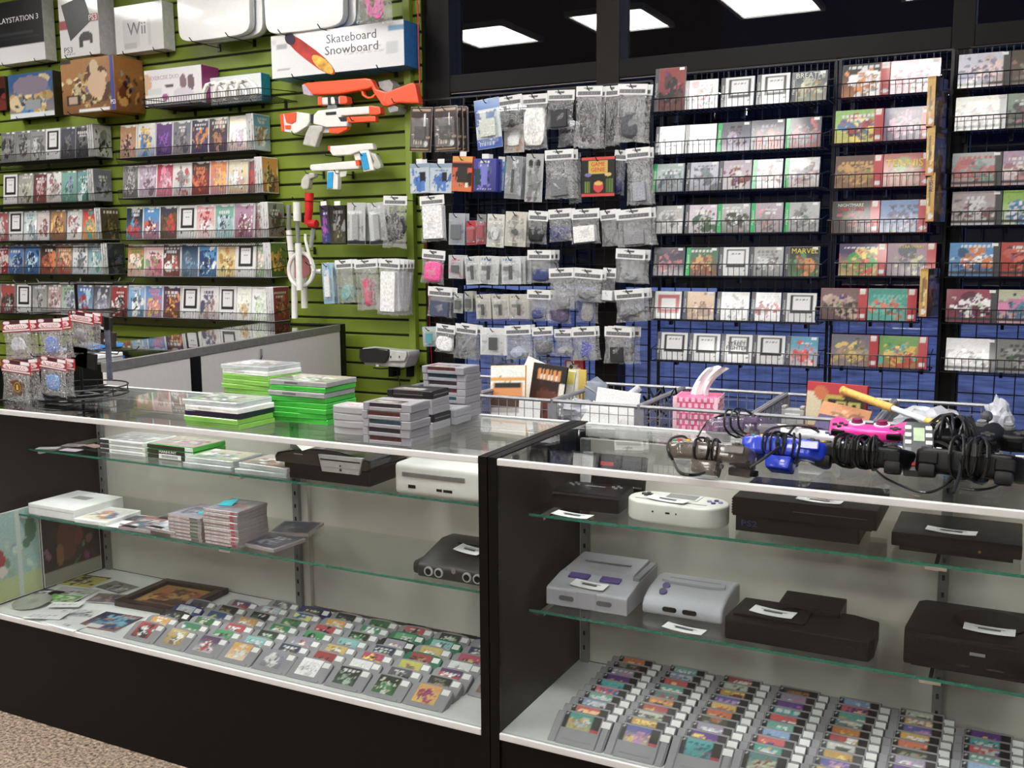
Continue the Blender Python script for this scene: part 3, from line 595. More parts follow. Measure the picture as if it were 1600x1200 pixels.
hang(c5(590, 570, 640, 750), 'box', 'narrow light blue hanging box', pal='7ab0e8 4a80d0 cde', cat='box', Y=4.27)
hang(c5(645, 540, 750, 800), 'blister', 'grey blister pack with a black stylus pen', '15151a', pal='8f9094 c8ccd8', cat='blister', csz=(.1, 1, .55), nb=1)
hang(c5(770, 525, 882, 820), 'blister', 'grey blister pack with earphones', '77777a', pal='b9b9bb 7a7a7e', ck='lump', cat='blister', ops=[('e', .15, .12, .42, .28, '2a2a2c'), ('e', .6, .12, .85, .28, '2a2a2c')], csz=(.6, 1, .3))
hang(c5(885, 500, 1065, 800), 'bag', 'shiny bag with a grey boxed part in the second hanging row', '6f7174', csz=(.55, 1, .45), nb=1)
hang(c5(1035, 520, 1112, 830), 'bag', 'dark bag half behind the yellow lettered card', '3c3c40', ck='pad', Y=4.27, header=False)
hang(c5(1112, 545, 1325, 785), 'card', 'black card with yellow game lettering and a red face', '161616', pal='181512',
     ops=[('r', 0, 0, 1, .07, 'e03020'), ('r', 0, .93, 1, 1, 'e02a20'), ('r', .22, .1, .78, .42, 'd8c030'), ('r', .26, .13, .74, .39, 'e8b838'), ('e', .36, .6, .66, .9, 'e02a28'), ('e', .38, .62, .64, .72, 'f0c030'), ('t', .08, .62, .26, .9, '7a9a30'), ('t', .74, .55, .94, .9, '6a8a30'), ('e', .1, .4, .3, .5, '7a6ac0'), ('e', .7, .4, .9, .5, 'e0c060')], cat='blister')
hang(c5(1325, 500, 1400, 780), 'bag', 'bag of dark purple fabric behind the yellow lettered card', '3d3d68', ck='pad', Y=4.26)
hang(c5(1388, 488, 1540, 838), 'bag', 'bag with a clear memory card, rightmost of the second hanging row', '9a9ca6', csz=(.5, 1, .4), nb=1)
hang(c5(100, 785, 262, 1070), 'bag', 'white bag with a printed disc, nearest the green trim in the third hanging row', 'e6e6e6', csz=(.8, .2, .9))
hang(c5(285, 895, 390, 1090), 'blister', 'grey blue blister pack in the third hanging row', '555a60', pal='aab0b8 7a90b8', cat='blister', nb=1)
hang(c5(393, 940, 458, 1090), 'blister', 'narrow red blister pack in the third hanging row', 'a01828', pal='c8243c e05060', cat='blister', nb=1)
hang(c5(462, 900, 522, 1085), 'blister', 'grey topped red blister pack in the third hanging row', 'a01828', pal='b8283c 888a90', cat='blister', ops=[('r', 0, 0, 1, .25, '8a8c90')])
hang(c5(526, 900, 640, 1105), 'blister', 'white blister pack with a looped cable', 'dddddd', pal='e2dfd8 b8b4aa', ck='cable', cat='blister', csz=(.6, 1, .4))
hang(c5(642, 885, 775, 1100), 'blister', 'beige blister pack with a black plug', '2a2a2a', pal='d9d3c6 aaa498', ck='lump', cat='blister', csz=(.25, 1, .18), nb=1)
hang(c5(785, 880, 910, 1085), 'bag', 'bag with a black cloth case in the third hanging row', '222226', ck='pad', csz=(.85, 1, .7))
hang(c5(905, 868, 1050, 1070), 'bag', 'bag of navy and yellow parts in the third hanging row', '3a4070', ck='lump', csz=(.8, 1, .6), nb=1)
hang(c5(1050, 868, 1225, 1085), 'bag', 'bag with a white cube part in the third hanging row', 'eeeee9', csz=(.75, 1, .65))
hang(c5(1228, 872, 1330, 1100), 'bag', 'bag with grey rings in the third hanging row', '7c7c80', ck='cable', csz=(.7, 1, .6), nb=1)
hang(c5(1332, 868, 1545, 1100), 'bag', 'bag with a grey square speaker, rightmost of the third hanging row', '8a8a8e', csz=(.55, 1, .5), nb=1)
hang(c6(82, 85, 235, 305), 'bag', 'bag with a bright pink cloth pouch', 'f05a96', ck='pad', csz=(.8, 1, .85))
hang(c6(250, 118, 345, 268), 'blister', 'small grey blister pack on pink card beside the pink pouch', '44464c', pal='c8c8cc e080a0', cat='blister', csz=(.5, 1, .3), nb=1)
CAR = [('t', .1, .08, .6, .14, '5a8ab0'), ('r', .1, .36, .5, .52, '55555a'), ('e', .08, .72, .36, .9, 'b8b8bc'), ('r', .5, .6, .66, .9, 'fafafa')]
for i, (a, b) in enumerate(((350, 450), (455, 575), (588, 715))):
    hang(c6(a, 126, b, 305), 'blister', 'white charger blister pack, %s of three in the fourth hanging row' % ORD[i], '303034', pal='dcdcdc c8c8cc', ops=CAR, cat='blister', csz=(.14, 1, .5), nb=2)
hang(c6(755, 85, 910, 298), 'bag', 'bag with a navy case in the fourth hanging row', '3a4272', ck='pad', csz=(.7, 1, .55), nb=2)
hang(c6(890, 200, 1052, 470), 'bag', 'bag of clear parts hanging low above the violet packet', '8a8a92', ck='lump', nb=1, Y=4.2)
hang(c6(895, 420, 1035, 560), 'bag', 'violet grey packet hanging low between the navy bags', '6a6080', ck='pad', header=False, Y=4.25, hk=False, csz=(.8, 1, .8))
hang(c6(1050, 205, 1240, 420), 'bag', 'very shiny crinkled bag in the lower middle of the grid', '77787c', ck='lump', nb=1, Y=4.2)
hang(c6(1080, 395, 1215, 555), 'bag', 'bag with a grey game controller part below the shiny bag', 'a5a5a8', ck='pad', header=False, Y=4.25, hk=False, csz=(.6, 1, .8))
hang(c6(1242, 200, 1325, 420), 'bag', 'narrow bag with white card half right of the shiny bag', 'e8e8ea', csz=(.8, 1, .4), Y=4.24)
hang(c6(1325, 80, 1510, 300), 'bag', 'silvery crinkled bag, rightmost of the fourth hanging row', '88898e', ck='lump', nb=2)
hang(c6(120, 322, 278, 520), 'bag', 'bag with a grey and navy wallet nearest the green trim', '4a5068', csz=(.75, 1, .7), nb=1)
hang(c6(285, 362, 345, 490), 'blister', 'tiny blister pack with two dark chips, left of the pair', '3a3e3a', pal='b8bcb4 8a8e88', cat='blister')
hang(c6(352, 350, 405, 480), 'blister', 'tiny blister pack with two dark chips, right of the pair', '3a3e3a', pal='b0b4a8 7a7e78', cat='blister', nb=1)
for i, (a, b) in enumerate(((420, 520), (525, 635), (640, 765))):
    hang(c6(a, 368, b, 540), 'blister', 'beige cable box with black plug, %s of three in the fifth hanging row' % ORD[i], '202022', pal='cdc8be b8b4aa', ops=[('t', .08, .05, .5, .1, '446'), ('r', .1, .38, .5, .48, '555'), ('e', .15, .62, .42, .8, 'aaa89e'), ('r', 0, .94, 1, 1, '3a3a90')], cat='blister', csz=(.13, 1, .4), nb=1)
hang(c6(755, 340, 905, 540), 'bag', 'bag with a navy pouch in the fifth hanging row', '3a4478', csz=(.5, 1, .5), ck='pad', nb=1)
hang(c6(1310, 335, 1500, 550), 'bag', 'bag with clear lens shape, rightmost of the fifth hanging row', '55565c', ck='lump', nb=2, csz=(.7, 1, .5))
hang(c6(82, 575, 170, 705), 'blister', 'small teal and yellow blister pack nearest the green trim', '1a98a0', pal='b8c8d0 d8c850 88a', cat='blister', csz=(.4, 1, .5))
hang(c6(170, 560, 300, 750), 'bag', 'bag with a white cloth, left end of the lowest hanging row', 'f2f2f2', ck='pad', csz=(.85, 1, .75))
hang(c6(295, 560, 440, 790), 'bag', 'bag of grey coiled cable in the lowest hanging row', '7a7c82', ck='cable', csz=(.85, 1, .8), nb=1)
hang(c6(455, 580, 625, 762), 'blister', 'white card holding a black memory card', '18181a', pal='e8e8ea dcdce0', cat='blister', csz=(.3, 1, .45), ops=[('t', .36, .4, .62, .46, '888')])
hang(c6(608, 565, 775, 790), 'bag', 'pale bluish crinkled bag in the lowest hanging row', 'aab4c8', ck='lump', nb=1)
hang(c6(780, 575, 920, 765), 'bag', 'grey foil bag in the lowest hanging row', '6a6c70', ck='pad', csz=(.8, 1, .7))
hang(c6(925, 590, 1040, 770), 'bag', 'bag with silver part in the lowest hanging row', '9a9ca2', ck='lump', nb=1)
hang(c6(1040, 575, 1190, 798), 'bag', 'bag with violet striped cable in the lowest hanging row', '4a50c0', ck='cable', csz=(.5, 1, .7), nb=1)
hang(c6(1250, 575, 1425, 820), 'bag', 'bag with a flat black card, right end of the lowest hanging row', '2a2a2e', csz=(.5, 1, .55), nb=2)
hang(c6(995, 790, 1112, 865), 'box', 'small red and white box low on the grid', pal='c83020 e8ddd0', cat='box', Y=4.3, ops=[('r', .1, .1, .5, .9, 'e8ddd0'), ('e', .2, .4, .45, .8, '444')])
hang(c6(520, 768, 690, 850), 'bag', 'blue tinted bag low behind the lowest hanging row', '3a5a88', ck='pad', header=False, Y=4.33)
hang(c6(780, 765, 905, 918), 'bag', 'large clear bag low behind the lowest hanging row', '7a8aa0', ck='pad', header=False, Y=4.33, csz=(.3, 1, .3))
# ---- green wall: packets, straps, toy guns ----
def c4(x0, y0, x1, y1): return (420+x0/3.75, 280+y0/3.75, 420+x1/3.75, 280+y1/3.75)
GG = 'packets hanging on the green wall'
hang(c4(295, 155, 352, 375), 'box', 'narrow purple and black hanging box on the green wall', pal='302038 c040c0 3050a0', cat='box', grp=GG, Y=4.25)
hang(c4(355, 155, 450, 378), 'box', 'dark brown hanging box with a silver figure on the green wall', pal='1e1512 999 553', cat='box', grp=GG, Y=4.24)
for i, (a, b) in enumerate(((458, 572), (576, 682))):
    hang(c4(a, 140, b, 382), 'blister', 'long grey blister pack, %s of the pair on the green wall' % ('left' if i == 0 else 'right'), 'a0a0a2', pal='c8c8c8 999', cat='blister', grp=GG, csz=(.3, 1, .6), ops=[('r', 0, .9, 1, 1, '2a2a3a'), ('r', .1, .2, .42, .88, 'e4e4e4')], Y=4.24, nb=1)
hang(c4(675, 100, 815, 405), 'bag', 'bag of black cable beside the long grey packs on the green wall', '1c1c1e', ck='lump', csz=(.8, 1, .8), grp=GG)
hang(c4(310, 490, 378, 730), 'blister', 'pale blue and white blister pack on the green wall', 'e8eef2', pal='a8cce0 eef 6ab0d8', cat='blister', grp=GG, csz=(.5, 1, .5), nb=1)
hang(c4(385, 472, 495, 728), 'bag', 'bag of clear and teal parts on the green wall', '7aa8a0', ck='lump', grp=GG, nb=1)
hang(c4(497, 470, 645, 770), 'bag', 'bag with a black and white grip and red part on the green wall', 'c8506a', ck='pad', grp=GG, csz=(.25, 1, .7), nb=1)
hang(c4(650, 470, 775, 800), 'bag', 'long bag with white sleeves on the green wall', 'eeeeee', ck='box', grp=GG, csz=(.7, 1, .85), nb=4)
def poly(pts, o=(400, 0), s=4, Y=4.30): return [(lambda p: (p.x, p.z))(oy(o[0]+x/s, o[1]+y/s, Y)) for x, y in pts]
def pm(name, T, pts, y0, y1, M, bev=.003, Y=4.30, **k):
    g = MB().prism(poly(pts, Y=Y, **k), 'y', y0, y1); o = build(name, g, M, T, None, None, bev, False); l = T.location
    o.location = (-l.x, -l.y, -l.z); return o
orange = mat('orange_plastic', 'f0562c', .35, nz=.05); gw = mat('toy_white', 'e6e4e0', .35, nz=.04); gr = mat('toy_grey', 'b9b8b0', .5); bl = mat('toy_blue', '2a9ad0', .4); dk = mat('toy_dark', '1c1c20', .5)
def gun(lab, px): return thing('toy_gun', lab, 'toy', oy(px[0], px[1], 4.30), group='toy guns on the green wall')
T = gun('orange toy shotgun hanging under the long white box', (560, 145))
pm('barrel', T, [(300, 528), (330, 517), (690, 490), (728, 497), (748, 545), (700, 560), (520, 590), (375, 594), (312, 588)], 4.285, 4.33, orange, .008)
pm('barrel_tip', T, [(302, 535), (318, 530), (370, 598), (350, 600), (310, 590)], 4.28, 4.3, mat('lilac_plastic', 'b8a8b8'), .002)
pm('receiver', T, [(640, 560), (730, 500), (760, 560), (830, 580), (830, 665), (800, 665), (762, 608), (748, 590), (730, 552), (680, 545), (662, 575)], 4.288, 4.325, orange, .006)
pm('trigger_guard', T, [(655, 560), (668, 600), (700, 618), (735, 612), (752, 590), (738, 590), (722, 604), (700, 606), (680, 594), (670, 562)], 4.295, 4.318, orange, .002)
pm('stock', T, [(815, 580), (985, 516), (1005, 530), (1028, 650), (895, 645), (832, 668), (800, 640)], 4.285, 4.33, orange, .008)
pm('clear_bracket', T, [(740, 505), (810, 490), (835, 520), (825, 570), (790, 570), (750, 545)], 4.332, 4.40, mat('clear_grey', 'c8c8cc', .2, trans=.4), .003)
pm('clear_bracket', T, [(822, 675), (850, 655), (888, 670), (886, 695), (835, 705)], 4.30, 4.40, mat('clear_grey'), .003)
T = gun('white and orange toy rifle with a scope', (520, 190))
pm('stock', T, [(165, 715), (265, 700), (345, 712), (345, 760), (330, 790), (262, 835), (175, 825)], 4.285, 4.325, gw, .006)
pm('stock_panel', T, [(190, 712), (265, 705), (262, 760), (235, 775), (205, 768)], 4.279, 4.285, orange, .001); pm('stock_panel', T, [(196, 785), (230, 785), (230, 808), (198, 806)], 4.279, 4.285, orange, .001)
pm('stock_end', T, [(163, 715), (182, 713), (190, 826), (174, 826)], 4.28, 4.33, orange, .002)
pm('joint', T, [(320, 716), (372, 712), (372, 772), (335, 765)], 4.295, 4.32, dk); pm('receiver', T, [(372, 720), (400, 692), (520, 680), (545, 728), (585, 760), (580, 792), (455, 798), (370, 776)], 4.282, 4.325, gw, .006)
pm('receiver_slot', T, [(450, 705), (515, 700), (515, 718), (452, 722)], 4.279, 4.282, dk, .0005); pm('receiver_panel', T, [(528, 735), (572, 732), (580, 760), (545, 762)], 4.279, 4.284, dk, .0005)
pm('barrel', T, [(515, 676), (722, 664), (724, 714), (520, 728)], 4.285, 4.32, gw, .008); pm('muzzle', T, [(716, 660), (786, 670), (792, 712), (770, 722), (718, 722)], 4.282, 4.325, orange, .006)
pm('fore_grip', T, [(570, 732), (755, 726), (757, 762), (580, 770)], 4.288, 4.32, orange, .006); pm('lower_tube', T, [(462, 796), (580, 790), (575, 812), (520, 838), (462, 834)], 4.29, 4.318, orange, .005)
pm('grip', T, [(345, 784), (430, 785), (425, 815), (408, 835), (380, 922), (300, 906), (318, 840)], 4.285, 4.322, gr, .008); pm('trigger_guard', T, [(405, 790), (460, 795), (455, 830), (405, 832)], 4.30, 4.31, gr, .002)
pm('scope_mount', T, [(455, 645), (505, 640), (515, 685), (450, 690)], 4.29, 4.32, mat('toy_smoke', '7d7f80', .3), .003)
pm('scope', T, [(415, 612), (545, 604), (548, 652), (415, 658)], 4.282, 4.322, gw, .008); pm('scope_band', T, [(462, 608), (480, 607), (482, 656), (464, 657)], 4.280, 4.324, dk, .001); pm('scope_band', T, [(506, 606), (528, 605), (530, 654), (508, 655)], 4.280, 4.324, dk, .001)
pm('eyepiece', T, [(400, 608), (426, 606), (428, 660), (402, 662)], 4.278, 4.326, orange, .005); pm('eyepiece', T, [(534, 600), (580, 604), (588, 640), (575, 652), (536, 655)], 4.278, 4.326, orange, .006)
T = gun('white toy pistol with a blue grip and orange tip, upper one', (555, 240))
pm('slide', T, [(468, 915), (700, 897), (738, 897), (746, 935), (660, 945), (600, 968), (490, 975), (470, 945)], 4.285, 4.32, gw, .006); pm('muzzle', T, [(462, 914), (474, 912), (474, 944), (464, 942)], 4.283, 4.322, orange, .001)
pm('grip', T, [(652, 945), (715, 938), (748, 1066), (682, 1076)], 4.284, 4.322, gw, .006); pm('grip_panel', T, [(662, 962), (700, 956), (722, 1056), (685, 1064)], 4.279, 4.284, bl, .001)
pm('rear_strap', T, [(716, 952), (755, 965), (788, 1030), (786, 1052), (760, 1058), (735, 1040), (745, 1010)], 4.288, 4.318, gr, .006); pm('trigger_guard', T, [(610, 962), (652, 955), (660, 998), (620, 1000)], 4.30, 4.306, gw, .001)
T = gun('white toy pistol with a blue grip and a round handle, lower one', (520, 275))
pm('slide', T, [(350, 1030), (640, 1004), (656, 1030), (650, 1056), (360, 1072), (345, 1052)], 4.285, 4.32, gw, .006); pm('muzzle', T, [(632, 1002), (655, 1006), (660, 1030), (640, 1040)], 4.282, 4.322, orange, .001)
pm('handle', T, [(350, 1080), (372, 1082), (376, 1108), (345, 1120), (335, 1182), (305, 1187), (287, 1165), (295, 1120), (320, 1088)], 4.285, 4.322, gr, .008)
pm('grip', T, [(455, 1072), (525, 1066), (520, 1186), (452, 1184)], 4.285, 4.32, gw, .005); pm('grip_panel', T, [(463, 1078), (495, 1075), (490, 1178), (458, 1178)], 4.279, 4.285, bl, .001); pm('trigger_guard', T, [(520, 1072), (566, 1068), (560, 1100), (525, 1108)], 4.30, 4.306, gw, .001)
for (x, y), n in {(535, 158): 'orange toy shotgun', (625, 162): 'stock of the orange toy shotgun', (470, 212): 'white and orange toy rifle', (560, 190): 'barrel of the toy rifle', (520, 244): 'upper white toy pistol', (575, 244): 'grip of the upper toy pistol', (490, 272): 'lower white toy pistol', (536, 272): 'grip of the lower toy pistol'}.items():
    p = oy(x, y, 4.33); o = tag(obj('peg_hook', HOOK, None, (p.x, 4.275, p.z)), 'black peg hook under the '+n, 'hook', 'peg hooks'); o.scale = (1, .6, 1)
# straps, racket, red tube
def pz(x, y, Y): return oy(420+x/3.75, 280+y/3.75, Y)
T = thing('toy_racket', 'white plastic toy racket hanging head down beside the game racks', 'toy', pz(190, 500, 4.18))
def pt(name, pts, r, M, Y, T, n=8, r1=None, sq=None):
    g = MB().tube([pz(x, y, Y) for x, y in pts], r, n, 0, r1); l = T.location; o = build(name, g, M, T, None, None, 0, True); o.location = (-l.x, -l.y, -l.z); return o
pt('handle', [(165, 135), (167, 245)], .021, gw, 4.18, T, 12); pt('neck', [(167, 245), (172, 380)], .011, mat('toy_smoke'), 4.18, T); pt('shaft', [(172, 375), (182, 650)], .017, gw, 4.165, T, 12)
pt('ring', [(190+72*math.cos(t*PI/12), 530+98*math.sin(t*PI/12)) for t in range(25)], .011, gw, 4.20, T, 8)
pt('side_arm', [(215, 320), (215, 355), (235, 440), (262, 540)], .008, gw, 4.19, T)
pm('red_mesh', T, [(150, 460), (205, 440), (235, 480), (240, 555), (205, 580), (150, 580)], 4.215, 4.222, mat('faded_red', 'b07070', .5), .001, o=(420, 280), s=3.75, Y=4.215)
T = thing('sword_attachment', 'long white plastic sword attachment hanging behind the toy racket', 'toy', pz(150, 650, 4.28)); pt('blade', [(118, 300), (150, 600), (152, 815)], .017, gw, 4.28, T, 10); pt('hilt', [(118, 150), (118, 300)], .012, mat('toy_smoke'), 4.28, T)
T = thing('bat_attachment', 'short white plastic bat attachment hanging behind the toy racket', 'toy', pz(205, 650, 4.30)); pt('blade', [(190, 400), (207, 600), (210, 755)], .018, gw, 4.30, T, 10)
T = thing('red_sword', 'red plastic sword handle hanging right of the toy racket', 'toy', pz(240, 180, 4.30)); rp = mat('red_plastic', 'd82a30', .35)
pt('handle', [(238, 80), (235, 200), (225, 265)], .024, rp, 4.30, T, 12, .018); pt('guard', [(238, 262), (280, 262)], .022, rp, 4.27, T, 10); pt('blade', [(262, 290), (245, 400)], .012, mat('clear_grey'), 4.30, T)
T = thing('white_connector', 'white plastic connector with a round hole beside the racket ring', 'toy', pz(320, 540, 4.24)); pt('arm', [(275, 540), (310, 540)], .014, gw, 4.24, T, 8); pt('ring', [(345+22*math.cos(t*PI/6), 535+38*math.sin(t*PI/6)) for t in range(13)], .009, gw, 4.23, T)
for x, y, n in ((190, 330, 'toy racket'), (125, 230, 'sword attachment'), (195, 420, 'bat attachment'), (255, 130, 'red sword handle'), (330, 500, 'white connector')):
    p = pz(x, y, 4.3); o = tag(obj('peg_hook', HOOK, None, (p.x, 4.17, p.z)), 'black peg hook of the '+n, 'hook', 'peg hooks')
# visor-like camera bar on the low bracket
T = thing('viewer_bar', 'light grey projector bar with a glossy black visor on a bracket', 'device', oy(600, 560, 4.2))
def pv(name, pts, y0, y1, M, bev=.004): return pm(name, T, pts, y0, y1, M, bev, o=(540, 460), s=6.667, Y=4.2)
pv('body', [(150, 560), (440, 590), (630, 600), (635, 640), (590, 770), (180, 740), (160, 715), (130, 640)], 4.22, 4.33, mat('device_grey', 'b4b4b0', .45), .008)
pv('visor', [(140, 572), (300, 560), (440, 575), (445, 640), (420, 700), (400, 718), (160, 708), (138, 660)], 4.2, 4.22, mat('glossy_black', '101010', .08, coat=1), .006)
pv('side_cover', [(455, 580), (625, 595), (630, 640), (605, 700), (440, 700), (450, 640)], 4.205, 4.22, mat('device_grey'), .006); pv('button', [(300, 735), (330, 735), (330, 755), (300, 755)], 4.212, 4.22, WHITE, .001)
for x in (510, 600): pv('side_dot', [(x-50, 640), (x-40, 640), (x-40, 665), (x-50, 665)], 4.203, 4.205, BLACK, 0)
T = thing('wall_bracket', 'black bracket under the projector bar with a hanging cable', 'bracket', oy(600, 590, 4.3))
for x in (470, 655): pm('plate', T, [(x-25, 735), (x+22, 735), (x+22, 860), (x-25, 860)], 4.35, 4.42, BLK2, .002, o=(540, 460), s=6.667, Y=4.35)
g = MB().tube([oy(540+x/6.667, 460+y/6.667, 4.3) for x, y in ((290, 765), (360, 775), (450, 770), (530, 790), (640, 765))], .003, 5).tube([oy(540+x/6.667, 460+y/6.667, 4.33) for x, y in ((540, 785), (545, 860), (565, 930), (575, 1150))], .003, 5)
o = build('cable', g, WIRE, T); o.location = -T.location
# ================= large boxes on top of the green wall =================
def bigbox(lab, px, xb, pal, ops, sidecol, sidepal=None, cat='box', texts=(), blobs=0, grp='boxed goods on top of the green wall', yb=4.405, bl2=0, dmin=.04):
    """front face given by its left edge x0 (ytl..ybl) and right edge x1; xb = where the far side edge shows"""
    x0, ytl, ybl, x1 = px
    def rt(x, y): d = ray(x, y); return d.x/d.y
    ym = (ytl+ybl)/2; Y = yb*rt(xb, ym)/rt(x1, ym); a, b = oy(x0, ytl, Y), oy(x0, ybl, Y); X1 = oy(x1, ym, Y).x; w = X1-a.x; h = a.z-b.z; d = max(dmin, yb-Y)
    T = thing('boxed_product', lab, cat, ((a.x+X1)/2, Y, b.z), group=grp)
    obj('carton', boxmesh(w, d, h, mat('carton_'+sidecol, sidecol, .45, coat=.3), .002), T)
    obj('front_print', art(w-.002, h-.002, pal, ops, P_GLOSS, blobs, False, res=.008), T, (0, -.0008, .001))
    if sidepal: obj('side_print', art(d-.004, h-.004, sidepal, (), P_GLOSS, bl2 or 5, False, res=.01), T, (w/2+.0008, d/2, .002), (0, 0, PI/2))
    for s, sz, u, v, M, sx in texts: text(s, sz, M, T, ((u-.5)*w, -.0016, (1-v)*h), sx=sx)
    for u in (.18, .82):
        o = tag(obj('peg_hook', HOOK, None, ((a.x+X1)/2+(u-.5)*w, Y-.004, b.z-.006)), 'peg under %s, %s one' % (lab.split(' on ')[0].split(' with ')[0].split(' in ')[0].replace('the ', ''), 'left' if u < .5 else 'right'), 'hook', 'peg hooks'); o.scale = (1.5, (yb-Y+.012)/.24, 1)
    return T, w, h, d
GT = mat('grey_lettering', '5c5c60', .5); RT = mat('white_lettering', 'eeeeee', .5); DK = DKINK
bigbox('black and white console carton at the far left of the top row', (-14, 8, 104, 69), 87, '15161a 15161a', [('r', 0, .72, 1, 1, 'e6e6e8'), ('r', .1, .5, .8, .54, '3a3a40'), ('r', .1, .6, .9, .62, '2c2c30')], 'dddde0',
       texts=[('PLAYSTATION 3', .045, .5, .3, RT, 1.2)])
bigbox('white console carton with a slim black machine and a red band', (87, -48, 93, 153), 179, 'eceaea', [('r', 0, .59, .4, .68, 'b81c38'), ('r', .4, .55, 1, .64, 'b81c38'), ('e', .5, .74, .85, .84, '1a1a1e'), ('r', .5, .79, .58, .9, '1a1a1e'), ('r', .76, .78, .84, .88, '1a1a1e'), ('t', .06, .95, .35, .98, '889')], 'c9c8cc', texts=[('PS3', .045, .87, .595, RT, 1.1), ('PS3', .045, .2, .92, GT, 1.2)])
q_ = next(o for o in S.objects if o.get('label', '').startswith('white console carton with a slim')); bpy.context.view_layer.update()
w_3, h_3 = q_.children[0].dimensions.x, q_.children[0].dimensions.z
build('machine_picture', MB().prism([((u-.5)*w_3, (1-v)*h_3) for u, v in ((.08, .41), (.67, .34), (.83, .62), (.27, .82))], 'y', -.0016, -.0009), mat('printed_black', '1c1c20', .4, nz=.3), q_)
bigbox('plain white console carton with a pale grey machine printed', (178, 12, 86, 255), 273, 'e2e2df', [('r', .16, .3, .5, .88, 'd2d2d0'), ('r', .18, .8, .45, .92, 'b9b9b8'), ('r', .68, .25, .74, .88, 'cfcfd0'), ('r', .78, .04, .96, .18, '9ab4d0')], 'd5d5d2',
       texts=[('Wii', .1, .46, .52, mat('mid_grey_lettering', '77777a', .5), 1)])
bigbox('blue fantasy console bundle carton beside the gold carton', (12, 118, 187, 84), 99, '1e5a9a 3a8ad0 e0c890 143a6a c9a050', [('r', 0, .9, 1, 1, 'dde4ea'), ('r', .36, .62, .7, .84, '9aa0a8'), ('e', .1, .06, .9, .5, '8a7a90')], '2a1a1e', None, blobs=26)
bigbox('dark red carton cut off at the far left under the black one', (-45, 125, 178, 9), 12, '5a1a10 8a2a18 2a0c08', [], '2a1010', blobs=8)
bigbox('gold and brown console bundle carton in the middle of the second row', (94, 96, 180, 179), 225, 'b8782a d8a850 6a3a18 f0dca0 4a2010', [('r', .93, 0, 1, 1, '2a3a9a'), ('r', .32, .93, .9, .98, 'eee'), ('r', 0, 0, .2, .08, '2a1a18'), ('r', .08, .66, .34, .86, '2a1a1a'), ('r', .12, .7, .3, .82, 'c8a890'), ('e', .5, .25, .85, .75, 'e0b890'), ('e', .55, .04, .72, .3, 'd8c090')], 'a06018',
       'b8701c e0a030 6a3010 402010', blobs=22, texts=[('PS3', .035, .965, .85, RT, .8)])
bigbox('white and purple fitness carton on the wire shelf', (225, 111, 168, 316), 343, 'f0ecee', [('e', -.08, .1, .12, .7, 'e0b080'), ('e', .62, .2, .74, .6, '8a6a70'), ('e', .75, .22, .88, .66, '7a5a60'), ('e', .5, .55, .85, .9, 'ddd4e2'), ('e', .3, .68, .42, .88, 'b04a90'), ('e', .36, .42, .52, .52, '555'), ('r', .05, .52, .3, .7, 'd8e0dc')], '8a2a68',
       None, texts=[('EXERCISE DUO', .032, .36, .24, mat('lilac_lettering', 'b098a8', .5), 1)])
bigbox('white carton with a teal side at the right end of the wire shelf', (328, 122, 165, 409), 423, 'eef2f2', [('e', .3, .3, .6, .9, 'd8dadc'), ('e', .55, .4, .8, .95, 'cfd4d6'), ('r', .9, .7, 1, 1, 'bcd')], '1a90b8', None)
T, w, h, d = bigbox('long white skateboard accessory carton with a blue side', (423, 57, 124, 632), 656, 'ececee', [('e', -.01, .1, .05, .2, 'ddd'), ('r', .04, .2, .13, .34, 'b0b0b4'), ('r', .05, .78, .14, .84, 'b0a8a4'), ('r', .88, .45, .96, .72, 'd2d4d8'), ('r', .885, .08, 1, .22, '6aa0cc'), ('t', .5, .5, .85, .53, 'ccc'), ('t', .56, .6, .85, .62, 'ccc')], '2f74b0',
       None, texts=[('Skateboard', .062, .62, .24, GT, 1.1), ('Snowboard', .062, .62, .5, GT, 1.16)])
g = MB(); pts = [(math.cos(t*PI/8)*(.16 if abs(math.cos(t*PI/8)) > .01 else .16), math.sin(t*PI/8)*.035) for t in range(16)]
g.prism([(x+(.03 if x > 0 else -.03), z) for x, z in pts], 'y', -.004, -.001)
sk = build('board_picture', g, mat('flame_red', 'b03028', .5, nz=.5, scale=14), T, (-.17*w-.02, 0, h*.48), (0, .62, 0)); 
gg = MB().prism([(x*.5+.1, z*.8) for x, z in pts], 'y', -.006, -.004); build('flames', gg, mat('flame_orange', 'e8a040', .5, nz=.6, scale=22), sk)
gg = MB().prism([(x*.22-.15, z*.8) for x, z in pts], 'y', -.006, -.004); build('board_nose', gg, mat('deep_purple', '2a2038', .5), sk)
